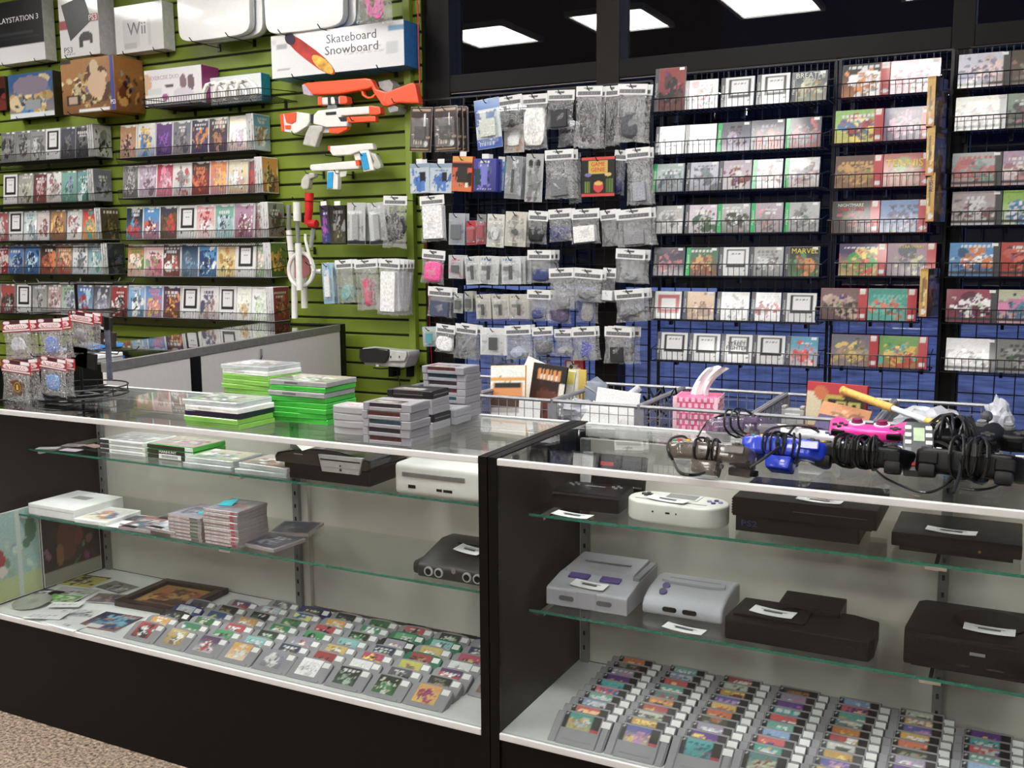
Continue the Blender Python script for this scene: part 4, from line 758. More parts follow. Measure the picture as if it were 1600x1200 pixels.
# balance boards
for lab, (x0, y0, x1, y1), n in (('white balance boards leaning at the top beside the plain white carton', (273, -45, 392, 70), 2), ('white balance boards leaning above the long white carton', (410, -50, 538, 58), 2)):
    for k in range(n):
        Y = 4.24+k*.06; a, b = oy(x0, y0, 4.24), oy(x1, y1, 4.24); w = b.x-a.x; z0 = oy(x0, y1, 4.24).z; h = .33
        T = thing('balance_board', ('front one of the ' if k == 0 else 'rear one of the ')+lab, 'board', ((a.x+b.x)/2+k*.035, Y, z0+.004), group='balance boards')
        o = []; 
        for i in range(24):
            t = 2*PI*i/24; c, s_ = math.cos(t), math.sin(t); o.append((w/2*math.copysign(abs(c)**.32, c)*(1-.05*abs(s_)**8), h/2+h/2*math.copysign(abs(s_)**.32, s_)))
        build('board', MB().prism(o, 'y', 0, .045, 0), mat('board_white', 'f2f2f2', .3, nz=.02, coat=.5), T, None, None, .012, True)
        build('grey_foot_rim', MB().prism([(x*.98, z*.98+.003) for x, z in o], 'y', .0455, .052), mat('rim_blue_grey', '7a90b0', .4), T)
    for u in (.25, .75):
        o = tag(obj('peg_hook', HOOK, None, (a.x+u*w, 4.22, z0-.001)), 'black peg under the %s boards, %s one' % ('first' if x0 < 300 else 'second', 'left' if u < .5 else 'right'), 'hook', 'peg hooks'); o.scale = (1.5, .2/.24, 1)
hang((560, -25, 616, 33), 'bag', 'clear bag with a pink strap at the top of the green wall', 'e050a0', ck='cable', header=False, grp=GG, csz=(.6, 1, .9))
# curved white controllers on the wire shelf in front of the teal carton
for i in range(4):
    a = oy(331+i*17, 160-i*1.5, 4.20); T = thing('curved_grip', 'curved white controller grip, %s from the purple carton on the wire shelf' % ORD[i], 'controller', (a.x, 4.17, a.z), group='curved white grips')
    pts = [Vector((-.03, -.0, .0)), Vector((-.025, 0, .05)), Vector((.0, 0, .085)), Vector((.05, .005, .095)), Vector((.09, .01, .06)), Vector((.11, .012, .012))]
    build('grip', MB().tube(pts, .013, 8, 0), gw, T, None, None, 0, True); build('button', MB().cyl((.03, -.014, .085), .007, .006, 'y', 10), GREYP, T)
z = oy(225, 168, 4.2).z
wire_rack('black wire shelf under the fitness carton on the green wall', oy(222, 168, 4.1).x, oy(424, 150, 4.2).x, z-.006, 4.1, 4.408, .03, gap=.018)
# red cord down the trim
tag(build('hanging_string', MB().tube([oy(652, -20, 4.36), oy(654, 80, 4.36), oy(657, 165, 4.36)], .0035, 6).tube([oy(657, 165, 4.36), oy(666, 390, 4.37), oy(675, 575, 4.37)], .0015, 4), rp), 'thin red cord hanging down beside the green trim', 'cord')
# ================= stacks on the left case =================
lime = mat('lime_plastic', '8cc85a', .25, trans=.12, coat=.5, nz=.05); grn = mat('bright_green_plastic', '3cae3a', .25, coat=.5, nz=.05); gcs = mat('grey_case_plastic', '9a9a9c', .3, coat=.4)
vio = mat('dark_violet_plastic', '241638', .3, coat=.4); wcs = mat('white_case_plastic', 'ececec', .3, coat=.4); clr = mat('frosted_case_plastic', 'dfe5e8', .2, trans=.4, coat=.6)
def flatcase(M, t=.0143):
    k = ('fc', M.name, t)
    if k not in BOXC:
        g = MB().box(-.095, .095, 0, .135, 0, t*.96)
        BOXC[k] = (g.mesh('case', M, .0015, seg=1), MB().box(-.045, -.0, -.0004, .003, t*.32, t*.66).mesh('clasp_recess', mat('recess_'+M.name, {'lime_plastic': '6fa83a', 'bright_green_plastic': '1c9a1c', 'grey_case_plastic': '58585a'}.get(M.name, 'b8b8bc'), .4)),
                   MB().box(-.094, .094, -.0003, 0, t*.47, t*.50).mesh('lid_seam', mat('seam_dark', '4a5a40', .6)))
    return BOXC[k]
def front(px1, px2, z):
    a, b = oz(*px1, z), oz(*px2, z); return (a+b)/2, math.atan2(b.y-a.y, b.x-a.x), (b-a).length
def stack(name, cx, cy, rot, layers, top_pal, z0=.965, jit=.004, desc=None):
    z = z0; n = len(layers)
    for i, (M, cn) in enumerate(layers):
        t = .0143; lab = '%s case in the %s, %s from bottom' % (cn, name, ORD[i])
        T = thing('game_case', lab, 'game', (cx+rnd.uniform(-jit, jit), cy+rnd.uniform(0, jit*1.5), z), (0, 0, rot+rnd.uniform(-.03, .03)), 'game cases in the '+name)
        a, b, c = flatcase(M); obj('case', a, T)
        if M is not vio: obj('clasp_recess', b, T); obj('lid_seam', c, T)
        if i == n-1:
            o = obj('cover', art(.18, .125, top_pal, (), P_GLOSS, 16), T, (0, .005, t*.96+.0004), (-PI/2, 0, 0)); o.location = (0, .005, t*.96+.0005)
        z += t
lm, wt, vl, gn, gy, cl = (lime, 'lime green'), (wcs, 'white'), (vio, 'dark violet'), (grn, 'bright green'), (gcs, 'grey'), (clr, 'clear')
stack('short front stack on the left counter', -1.868, 1.932, -.02, [lm, lm, vl, wt, cl], '9a9f90 fff 556 8a7')
p, r, w = front((328, 562), (416, 583), 1.094)
stack('tall rear stack with white top', -2.0, 2.215, -.08, [lm, lm, vl, lm, lm, lm, lm, wt, cl], 'aab 887 fff 99a')
stack('bright green stack beside the grey cartridges', -1.706, 2.085, 0, [gn, gn, gn, gn, gn, gy, gn, gy], 'b8b098 efe 8a8 776')
# ---- cartridges ----
cg = mat('cartridge_grey', '8d8c92', .5, nz=.04); cg2 = mat('cartridge_pale', '9c9b9e', .5, nz=.04); cb = mat('cartridge_black', '0e0e0e', .45)
def arc(w, h, rise, n=9):
    return [(-w/2, 0), (w/2, 0), (w/2, h-rise-.004)]+[(w/2*math.cos(PI*i/(n-1))*.97, h-rise+rise*math.sin(PI*i/(n-1))**.8) for i in range(n)]+[(-w/2, h-rise-.004)]
N64M = {}
def n64mesh(M):
    if M.name not in N64M:
        g = MB().prism(arc(.116, .075, .014), 'y', 0, .018); N64M[M.name] = g.mesh('shell', M, .003, False, 2)
        N64M['lip', M.name] = MB().box(-.045, .045, -.0015, .002, 0, .008).mesh('lower_lip', M, .001)
    return N64M[M.name], N64M['lip', M.name]
SM = {}
def snesmesh(M):
    if M.name not in SM:
        g = MB().box(-.0475, .0475, 0, .02, 0, .087).box(-.0675, -.0485, .002, .018, 0, .083).box(.0485, .0675, .002, .018, 0, .083).box(-.0675, .0675, .004, .018, .0, .08)
        SM[M.name] = g.mesh('shell', M, .002, seg=1)
        SM['slot', M.name] = MB().box(-.036, .036, -.0006, .001, .012, .016).mesh('groove', mat('groove_dark', '4a4a50', .6))
        SM['panel', M.name] = MB().box(.05, .064, -.0005, .002, .0, .072).mesh('side_panel', M, .0005)
    return SM[M.name], SM['slot', M.name], SM['panel', M.name]
STK = MB().box(-.0105, .0105, -.0006, 0, 0, .016).mesh('price_sticker', PAPER)
def n64cart(lab, loc, rot, pal, M=cg, grp=None, lie=False):
    T = thing('game_cartridge', lab, 'cartridge', loc, rot, grp); a, b = n64mesh(M); obj('shell', a, T); obj('lower_lip', b, T)
    obj('label', art(.064, .054, pal, (), P_GLOSS, 8, name='label', res=.0038), T, (-.006, -.0007, .014)); obj('price_sticker', STK, T, (.040, -.0004, .048)); return T
def snescart(lab, loc, rot, pal, M=cg, grp=None):
    T = thing('game_cartridge', lab, 'cartridge', loc, rot, grp); a, b, c = snesmesh(M); obj('shell', a, T); obj('groove', b, T); obj('side_panel', c, T)
    ops = [('r', .78, 0, 1, 1, '1c1418'), ('r', .78, .82, 1, 1, 'c02434'), ('r', 0, 0, .1, 1, '15151a'), ('r', .02, .1, .08, .2, 'ccc')]
    obj('label', art(.088, .04, pal, ops, P_GLOSS, 8, name='label', res=.0042), T, (-.002, -.0007, .041)); obj('price_sticker', STK, T, (.056, -.0012, .058)); return T
def lyingstack(name, cx, cy, rot, n, kind, cols=None, z0=.965):
    """cartridges lying flat, top edge towards the viewer"""
    z = z0
    for i in range(n):
        M = (cols or {}).get(i, cg2 if kind == 'n' else cg); t = .018 if kind == 'n' else .020
        nm = 'black' if M is cb else ('pale grey' if kind == 'n' else 'grey'); lab = '%s cartridge in the %s, %s from bottom' % (nm, name, ORD[i])
        T = thing('game_cartridge', lab, 'cartridge', (cx+rnd.uniform(-.002, .002), cy+rnd.uniform(-.002, .003), z), (0, 0, rot+rnd.uniform(-.02, .02)), 'cartridges in the '+name)
        if kind == 'n':
            a, b = n64mesh(M); o = obj('shell', a, T, (0, .075, .018), (PI/2*-1, 0, PI)); o.rotation_euler = (-PI/2, 0, PI); o.location = (0, .075, .018); o.rotation_euler = Matrix(((1, 0, 0), (0, 0, -1), (0, 1, 0))).to_euler()
            o.matrix_basis = Matrix(((1, 0, 0, 0), (0, 0, -1, .075), (0, -1, 0, .018), (0, 0, 0, 1)))
            if i == n-1: l = obj('label', art(.056, .048, 'eee e88 ddd', (), P_GLOSS, 6, name='label'), T); l.matrix_basis = Matrix(((1, 0, 0, 0), (0, 0, 1, .01), (0, -1, 0, .0186), (0, 0, 0, 1))) @ Matrix.Identity(4); l.matrix_basis = Matrix.Translation((0, .01, .0186)) @ Matrix.Rotation(-PI/2, 4, 'X')
        else:
            k = ('ss', M.name)
            if k not in BOXC:
                g = MB().box(-.0675, .0675, .004, .087, 0, .0195).box(-.0675, -.052, 0, .004, 0, .0195).box(.052-.012, .0675, 0, .004, 0, .0195).box(-.052, .04, .001, .004, 0, .009)
                BOXC[k] = g.mesh('shell', M, .0012, seg=1)
            obj('shell', BOXC[k], T); B('end_label', -.05, .038, .0028, .0038, .0095, .0185, mat('end_label_%d' % (i % 3), ['4a1c20', '2a2028', '203a44'][i % 3], .5, nz=.6, scale=90), T)
            B('side_groove', .0676, .0679, .01, .08, .009, .0102, mat('groove_dark'), T)
            if i == n-1: l = obj('label', art(.088, .04, '2a2020 d8a0a0 e8e080 aaa', (), P_GLOSS, 8, name='label'), T); l.matrix_basis = Matrix.Translation((-.01, .006, .0199)) @ Matrix.Rotation(-PI/2, 4, 'X'); B('ridge', .045, .0665, .008, .08, .0195, .0205, M, T, .0004)
        z += t
lyingstack('pale stack beside the green cases', -1.475, 2.0, 0, 4, 'n')
lyingstack('front stack of square cartridges', -1.318, 1.935, .0, 5, 's')
lyingstack('middle stack topped by a black cartridge', -1.387, 2.145, 0, 5, 's', {4: cb, 1: cb})
lyingstack('tallest stack of square cartridges', -1.397, 2.333, 0, 7, 's', {})
lyingstack('low stack between the middle and the tallest stack', -1.377, 2.238, 0, 2, 's', {})
# ---- rows of cartridges on the deck of each case ----
PALS = ['c44 fff 333', 'db5 fff 975', '536 c33 fff', 'ea4 fd9 fff', '8cc eee 456', 'eee ccc fff', '222 aba 465', '232 ddc 495', 'c36 fd4 333', 'bcd a55 eee', '285 cb6 fff', '235 eee a93', '556 bba 333', '374 cd8 222', '99a c66 fff', 'cc4 c44 484', '258 dd5 aaa', '4a6 ddd 333', 'a33 d96 222', '222 c94 776']
cgreen = mat('cartridge_green', '1f6a50', .45); cblue = mat('cartridge_blue', '2a2f6a', .45)
for c in range(10):
    X = -2.19+c*.119; nr = (5, 6, 7, 7, 7, 7, 7, 7, 7, 6)[c]; y0 = 1.936+(.085 if c == 9 else 0)-(.0)
    if c == 9: X = -1.09-.03; nr = 5; y0 = 1.99
    for r_ in range(nr):
        y = y0+r_*.051+.0; 
        if y > 2.30: continue
        cm, nm = cg, 'grey'
        if (c, r_) in ((7, 3), (6, 5), (7, 5)): cm, nm = cgreen, 'green'
        elif (c, r_) in ((3, 6), (0, 3)): cm, nm = cblue, 'blue'
        elif (c, r_) in ((6, 4), (0, 2)): cm, nm = cb, 'black'
        if c == 9: continue
        pal = PALS[(c*7+r_*3) % len(PALS)] if r_ else ['c44 fff 333', 'db5 fff 975', '536 c33 fff', 'ea4 fd9 fff', '99a eee 777', 'fff eee fff', '222 aba 465', '232 ddc 495', 'ea5 c36 64a fd4'][c]
        n64cart('%s arched cartridge, %s column from the picture frame, %s from the front glass' % (nm, ORD[c], ORD[r_]), (X+rnd.uniform(-.002, .002), y, .325), (-math.radians(62), 0, rnd.uniform(-.02, .02)), pal, cm, 'arched cartridges on the deck')
n64cart('grey arched cartridge at the corner by the black end panel', (-1.118, 2.045, .325), (-math.radians(62), 0, -.04), 'a77 ddd 444', cg, 'arched cartridges on the deck')
SP = ['4a9 ddd eb4', 'e74 fd8 a33', 'd55 fc8 339', 'eb4 d52 fff', '8ad eee 456', '55a c8c fd8', '7ba 4cc fff', 'c93 833 fd6', 'e55 fff 36a', 'ccb 9a6 444', '4bb 2aa 167', 'b44 eb4 fff', '639 fd4 b5c', 'd83 fb5 611', 'a9b e7c fff', '588 a44 cca', '443 998 c73']
for c in range(9):
    for r_ in range(10 if c < 6 else 9):
        y = 1.925+r_*.0385
        if y > 2.275: continue
        snescart('square grey cartridge, %s column from the black end panel, %s from the front glass' % (ORD[c], ORD[r_]), (-.832+c*.1372+rnd.uniform(-.0015, .0015), y, .325), (-math.radians(57), 0, rnd.uniform(-.008, .008)), SP[(c*5+r_*2) % len(SP)], cg, 'square cartridges on the deck')
# ================= small helpers for goods =================
def flat(name, T, w, d, pal, loc, rotz=0, ops=(), tilt=0, thick=.0008, M=None, bl=9, cat=None):
    """a printed sheet lying face up; T may be None for a thing of its own"""
    o = obj(name, printmesh(w, d, paint(max(4, min(50, round(w/.006))), max(4, min(50, round(d/.006))), pal, len(S.objects), ops, bl, bl > 3), M or P_MATTE, name), T)
    o.matrix_basis = Matrix.Translation(loc) @ Matrix.Rotation(rotz, 4, 'Z') @ Matrix.Rotation(-PI/2+tilt, 4, 'X') @ Matrix.Translation((0, 0, -d/2)); return o
def tagcard(lab, loc, rz=0, w=.075, d=.026, tilt=.0):
    w *= 1.12; d *= 1.25
    T = thing('price_tag', lab, 'price tag', loc, (tilt, 0, rz), 'white paper price tags')
    g = MB(); n = 6
    for i in range(n):
        a, b = -w/2+w*i/n, -w/2+w*(i+1)/n; za, zb = .0025*(2*i/n-1)**2, .0025*(2*(i+1)/n-1)**2
        g.add([(a, -d/2, za), (b, -d/2, zb), (b, d/2, zb), (a, d/2, za), (a, -d/2, za+.0007), (b, -d/2, zb+.0007), (b, d/2, zb+.0007), (a, d/2, za+.0007)], [(0, 3, 2, 1), (4, 5, 6, 7), (0, 1, 5, 4), (2, 3, 7, 6), (1, 2, 6, 5), (3, 0, 4, 7)])
    build('paper', g, PAPER, T); B('printed_line', -w*.22, w*.22, -.004, .003, .0022, .0026, mat('mid_ink', '55555a', .7), T); B('printed_line', -w*.3, w*.3, .005, .007, .0024, .0027, mat('pale_ink', 'a0a0a4', .7), T)
    return T
def item(name, lab, cat, px1, px2, z, yoff=0, grp=None):
    p, r, w = front(px1, px2, z); return thing(name, lab, cat, (p.x, p.y+yoff, z), (0, 0, r*.3), grp), w
# ================= left case, upper shelf =================
for i in range(3):
    T = thing('game_case', 'white game case lying spine out beside the dark spined ones, %s from the shelf' % ORD[i], 'game', (-2.455, 2.16, .80+i*.0150), (0, 0, .02), 'white cases on the upper shelf')
    obj('case', flatcase(wcs)[0], T); B('spine_band', -.094, -.055, -.0008, 0, .001, .0125, mat('dark_grey_print', '3a3a3c', .5), T); B('spine_lettering', -.045, .085, -.0008, 0, .005, .0085, mat('faint_print', 'b0b0b4', .6), T)
    if i == 2: flat('cover', T, .18, .125, 'a8a8a8 ccc 999', (0, .0675, .0145))
for i in range(3):
    T = thing('game_case', 'dark spined game case with a green edge on the upper shelf, %s from the shelf' % ORD[i], 'game', (-2.258, 2.165, .80+i*.0150), (0, 0, -.01), 'dark spined cases on the upper shelf')
    obj('case', flatcase(grn)[0], T); B('spine_print', -.094, .06, -.0008, 0, .001, .0125, mat('brown_black_print', '2a2422', .5), T); B('white_spine_end', .061, .093, -.0008, 0, .001, .0125, PAPER, T)
    if i == 1: text('MANHUNT', .011, WT, T, (-.01, -.0011, .007), sx=1.3)
    if i == 2: flat('cover', T, .186, .13, 'b0a898 c8c0b4 a89', (0, .0675, .0145))
T = thing('shelf_label', 'white barcode label stuck in front of the dark spined cases', 'label', (-2.255, 2.1605, .803)); B('paper', -.045, .045, -.001, 0, 0, .014, PAPER, T)
for i in range(12): B('bar', -.032+i*.0055, -.032+i*.0055+.0025, -.0014, -.001, .003, .011, DKINK, T)
for i in range(2):
    for k in range(2):
        T = thing('game_case', '%s clear game case lying flat on the upper shelf, %s' % (('left', 'right')[i], ('lower one', 'upper one')[k]), 'game', (-2.06+i*.195 if i else -2.063, 2.112+.01*k, .80+k*.0145), (0, 0, (.03, -.05)[k] if i else .02), 'clear cases on the upper shelf')
        o = obj('case', flatcase(clr)[0], T); o.scale = (.95, .95, 1)
        if k: flat('cover', T, .17, .12, ('c8c0a8 a9c fff 8a8', 'c9b8b0 fff 998 a76')[i], (0, .064, .0144))
for i, (x, y, rz, pl) in enumerate(((-2.755, 2.13, .5, 'ddd'), (-2.72, 2.2, .2, 'a99 557'), (-2.66, 2.14, .1, 'dcd'), (-2.65, 2.22, -.2, '987 c66'), (-2.62, 2.28, .3, 'eee'))):
    T = thing('paper_card', ('blank white', 'brown printed', 'small white', 'red brown printed', 'rear white')[i]+' paper card at the dark end of the upper shelf', 'card', (x, y, .8006)); flat('sheet', T, .07, .035, pl, (0, 0, .0004), rz, thick=.001, bl=3)
    B('card_back', -.034, .034, -.017, .017, 0, .0003, PAPER, T, rot=(0, 0, rz))
# black console with silver disc slot
gb = mat('piano_black', '060506', .1, coat=.6, nz=.05); sv = mat('silver_plastic', 'b9babc', .3, .4)
T = thing('game_console', 'glossy black console with a silver disc slot panel, on the upper shelf', 'console', (-1.648, 2.118, .80))
build('lower_body', MB().box(-.145, .14, .012, .20, 0, .045), BLACK, T, bev=.004)
top = [(-.165, .045), (-.168, .06)]+[(-.16+.31*i/10, .072+.020*math.sin(PI*i/10)) for i in range(11)]+[(.152, .055), (.14, .045)]
build('upper_shell', MB().prism(top, 'y', 0, .205), gb, T, bev=.004)
build('slot_panel', MB().prism([(-.014, .080), (.132, .080), (.118, .034), (-.002, .034)], 'y', -.006, .004), sv, T, bev=.0015)
B('disc_slot', -.006, .124, -.0068, -.005, .066, .0695, BLACK, T); build('eject_mark', MB().prism([(.055, .052), (.063, .052), (.059, .058)], 'y', -.0066, -.006), DKINK, T); build('power_mark', MB().cyl((.06, -.0066, .043), .004, .001, 'y', 10), DKINK, T)
B('panel_seam', -.004, .122, -.0066, -.006, .0475, .0485, mat('groove_dark'), T); B('chrome_dash', -.10, -.07, -.001, 0, .072, .074, sv, T)
T = thing('price_tag', 'folded white paper tag sticking out over the black console', 'price tag', (-1.70, 2.115, .895)); g = MB().add([(-.07, .02, .012), (.02, -.045, .0), (.055, .0, .012), (-.03, .04, .018), (-.07, .02, .0128), (.02, -.045, .0008), (.055, .0, .0128), (-.03, .04, .0188)], [(0, 3, 2, 1), (4, 5, 6, 7), (0, 1, 5, 4), (1, 2, 6, 5), (2, 3, 7, 6), (3, 0, 4, 7)]); build('paper', g, PAPER, T); B('printed_line', -.025, .015, -.006, .004, .0122, .0135, DKINK, T, rot=(0, 0, -.3))
T = thing('game_console', 'white console with a grey disc tray beside the black end panel', 'console', (-1.258, 2.104, .80)); wc = mat('console_white', 'dcdcda', .35, nz=.03)
build('body', MB().box(-.1545, .1545, 0, .235, 0, .083), wc, T, bev=.014, smooth=True, seg=4)
build('disc_tray', MB().box(-.13, .055, -.002, .002, .048, .060), mat('brushed_grey', '8f8f92', .3, .6), T, bev=.0015); build('power_ring', MB().cyl((.123, -.0015, .036), .024, .002, 'y', 24), mat('ring_grey', 'c4c4c2', .4), T, bev=.0005); build('power_button', MB().cyl((.123, -.003, .036), .016, .002, 'y', 24), wc, T, bev=.0005)
for x0, x1, z0, z1 in ((-.112, -.09, .019, .028), (-.028, -.012, .018, .025), (-.008, .018, .018, .025)): B('memory_port', x0, x1, -.0012, .001, z0, z1, BLACK, T, .0004)
T['group'] = 'consoles in the left case'
# ---- lower shelf ----
T = thing('cardboard_box', 'flat white cardboard box at the left end of the lower shelf', 'box', (-2.665, 2.055, .60), (0, 0, .0)); build('box', MB().box(-.105, .105, 0, .19, 0, .036), PAPER, T, bev=.003); flat('lid_mark', T, .07, .035, 'aaa 99a', (.0, .12, .0364), bl=2); B('lid_seam', -.104, .104, -.0004, 0, .024, .025, mat('pale_ink'), T)
T = thing('game_case', 'white handheld game case with a colourful cover beside the flat white box', 'game', (-2.49, 2.052, .60), (0, 0, .08)); obj('case', boxmesh(.125, .15, .014, wcs, .002), T); flat('cover', T, .11, .125, 'ddd c86 679 eda', (0, .075, .0144), ops=[('r', 0, 0, 1, .08, 'eee')])
T = thing('instruction_card', 'white and dark printed card beside the handheld game case', 'card', (-2.39, 2.12, .6008), (0, 0, .1)); B('card', -.065, .055, -.06, .08, 0, .001, PAPER, T); flat('print', T, .1, .06, '556 889 333', (0, .045, .0014), .1, bl=5); B('price_line', -.02, .015, -.03, -.022, .001, .0014, DKINK, T)
jg = mat('jewel_grey_edge', '9c9296', .25, coat=.5)
for s, (x, y, n, nm, c1) in enumerate(((-2.098, 2.05, 7, 'shorter stack', 'c2b4b6'), (-1.965, 2.053, 10, 'taller stack', 'd0bcc0'))):
    for i in range(n):
        T = thing('jewel_case', 'jewel case lying in the %s on the lower shelf, %s from the bottom' % (nm, ORD[i]), 'game', (x+rnd.uniform(-.002, .002), y+rnd.uniform(0, .004), .60+i*.0104), (0, 0, rnd.uniform(-.02, .02)), 'jewel cases in the '+nm)
        k = 'jc'
        if k not in BOXC: BOXC[k] = MB().box(-.063, .063, 0, .125, 0, .0102).mesh('case', jg, .0008, seg=1)
        obj('case', BOXC[k], T); B('spine_print', -.06, .035 if s else .02, -.0005, 0, .0025, .0078, mat('spine_paper_%d' % s, c1, .4, nz=.3, scale=120), T)
        B('spine_band', .036 if s else .021, .05 if s else .05, -.0005, 0, .0022, .008, mat('band_red', 'b8405a', .4) if s else mat('band_green_grey', '5c6a5e', .4), T)
        if i == n-1: flat('cover', T, .115, .115, ('98a 778 aab', 'aaa c99 99b')[s], (0, .0625, .0106))
    for j in range(1 if s == 0 else 1):
        T = thing('sticky_note', 'teal sticky flag curling up on the %s of jewel cases' % nm, 'note', (x+.0+(.03 if s == 0 else -.03), y+.06, .60+n*.0104+.001), (0, 0, .3)); build('flag', MB().add([(-.02, -.02, 0), (.025, -.02, 0), (.03, .02, .012), (-.015, .02, .004), (-.02, -.02, .0008), (.025, -.02, .0008), (.03, .02, .0128), (-.015, .02, .0048)], [(0, 3, 2, 1), (4, 5, 6, 7), (0, 1, 5, 4), (1, 2, 6, 5), (2, 3, 7, 6), (3, 0, 4, 7)]), mat('teal_paper', '38b4c4', .6), T)
for i, (x, y) in enumerate(((-2.27, 2.17), (-2.195, 2.075), (-2.30, 2.065), (-2.18, 2.19))):
    T = thing('jewel_case', ('rear', 'front', 'left front', 'right rear')[i]+' jewel case lying flat before the stacks on the lower shelf', 'game', (x-.005, y-.0 if y > 2.1 else 2.055, .60+(.0106 if i in (1,) else 0)), (0, 0, (.1, -.06, .05, -.1)[i]), 'loose jewel cases')
    if i in (3,): bpy.data.objects.remove(T); continue
    obj('case', BOXC['jc'], T); flat('cover', T, .112, .112, ('776 aa9 333', '79b c55 eee', 'a66 ddd 467')[i], (0, .0625, .0106)); B('dark_strip', -.055, .0, .001, .02, .0102, .0108, BLACK, T)
T = thing('jewel_case', 'grey jewel case lying flat right of the taller stack', 'game', (-1.852, 2.075, .60), (0, 0, -.1)); obj('case', BOXC['jc'], T); flat('cover', T, .112, .112, '667 99a 445', (0, .0625, .0106))
T = thing('jewel_case', 'dark jewel case near the shelf standard', 'game', (-1.86, 2.215, .60), (0, 0, .3)); obj('case', BOXC['jc'], T); flat('cover', T, .112, .112, '445 556', (0, .0625, .0106))
# charcoal console with four round ports
ch = mat('charcoal_plastic', '222122', .45, nz=.1)
T = thing('game_console', 'charcoal console with four round ports on the lower shelf', 'console', (-1.212, 2.075, .60)); pr = []
g = MB().prism([(0, .0), (0, .03), (.015, .042), (.05, .052), (.12, .070), (.18, .066), (.185, .02), (.185, 0)], 'x', -.118, .118)
build('body', g, ch, T, bev=.006, smooth=True, seg=3); build('front_foot', MB().box(-.14, -.1, .01, .09, 0, .035), ch, T, bev=.012, smooth=True); build('front_foot', MB().box(.1, .14, .01, .09, 0, .035), ch, T, bev=.012, smooth=True)
for x in (-.083, -.053, .028, .058):
    o = build('controller_port', MB().cyl((x, -.004, .018), .0125, .005, 'y', 20), mat('port_grey', 'a8a8a6', .4), T, bev=.001); build('port_hole', MB().cyl((x, -.0046, .018), .0085, .001, 'y', 16), BLACK, o)
B('cartridge_door', -.055, .055, .1, .118, .0665, .0685, BLACK, T); build('logo_badge', MB().prism([(-.017, .024), (-.011, .020), (-.005, .024), (-.005, .034), (-.011, .037), (-.017, .034)], 'y', -.001, .001), mat('badge_grey', '8a8a8c', .4, .5), T); B('name_plate', -.03, .01, -.0006, 0, .0375, .0395, mat('badge_grey'), T) if False else None
tagcard('white paper tag lying on the charcoal console', (-1.215, 2.145, .6635), -.25, .075, .03, .17)
# ---- deck of the left case, left part ----
def sheet(name, lab, cat, px, z, w, d, rz, pal, ops=(), thick=.0015, bl=9):
    p = oz(*px, z); T = thing(name, lab, cat, (p.x, p.y, z), (0, 0, rz)); B('backing', -w/2, w/2, -d/2, d/2, 0, thick, PAPER, T); flat('print', T, w*.97, d*.97, pal, (0, 0, thick+.0004), 0, ops, bl=bl); return T
T = thing('framed_picture', 'dark wooden frame with an orange picture lying on the deck', 'picture', (-2.355, 2.235, .324), (0, 0, .06)); wf = mat('dark_brown_wood', '2a1a14', .35, nz=.4, scale=30)
for x0, x1, y0, y1 in ((-.13, .13, -.115, -.088), (-.13, .13, .088, .115), (-.13, -.1, -.088, .088), (.1, .13, -.088, .088)): B('frame_side', x0, x1, y0, y1, 0, .02, wf, T, .004)
flat('picture_print', T, .2, .176, 'c8743c a8542a e8b050 5a3a28', (0, 0, .008), ops=[('f', 0, 0, 1, 1, 'a89a30', .04, 1.1), ('r', .2, .7, .9, .8, '4a3028'), ('e', .5, .55, .9, .75, '5a3a2a')])
sheet('booklet', 'blue game booklet with a pale blue figure beside the arched cartridges', 'booklet', (172, 972), .3245, .15, .13, .1, '1e2450 6ab8cc 3a5a90 c88', [('r', .2, .75, .55, .92, 'e8e8e8'), ('t', .5, .05, .95, .15, 'c88')])
sheet('magazine', 'black and yellow magazine at the back of the deck', 'magazine', (128, 908), .3245, .16, .11, .15, 'c8c040 222 e0d870', [('r', 0, .0, 1, .06, '222'), ('r', .45, 0, .5, 1, '222')])
sheet('magazine', 'white magazine with grey pictures before the yellow one', 'magazine', (112, 926), .3265, .14, .09, .2, 'c8ccc8 888 ddd', bl=4, thick=.001)
sheet('booklet', 'grey booklet with a car near the picture frame', 'booklet', (183, 918), .3245, .13, .08, -.1, '8a8a80 ccc 555')
sheet('booklet', 'brownish booklet with faces left of the picture frame', 'booklet', (168, 935), .3285, .11, .08, .3, '8a8078 b99 667', thick=.001)
sheet('booklet', 'green creature booklet beside the disc', 'booklet', (97, 936), .3305, .11, .07, .2, '5a9a3a 8c6 243 dec', thick=.001)
sheet('booklet', 'dark blue booklet behind the disc', 'booklet', (75, 928), .3265, .09, .07, .1, '1f2f6a eee 335', thick=.001)
sheet('price_list', 'white printed price slip left of the blue booklet', 'paper', (72, 962), .3305, .12, .055, .35, 'eef0ee', [('t', .1, .15, .8, .22, '99a'), ('t', .1, .4, .8, .5, '99a'), ('t', .1, .65, .6, .75, '99a')], bl=0, thick=.001)
sheet('price_list', 'second white price slip overlapping the first near the disc', 'paper', (103, 945), .3325, .10, .045, .45, 'f0f2f0', [('t', .1, .2, .6, .3, '889'), ('t', .1, .5, .8, .6, '99a')], bl=0, thick=.001)
sheet('price_list', 'white price slip with a black drawing', 'paper', (122, 958), .3245, .12, .06, .3, 'dfe2df 333 99a', bl=7, thick=.001)
sheet('price_list', 'pale slip at the front glass below the drawing', 'paper', (100, 976), .3265, .15, .05, -.05, 'e4e8e6', [('t', .5, .4, .7, .6, '99a')], bl=0, thick=.001)
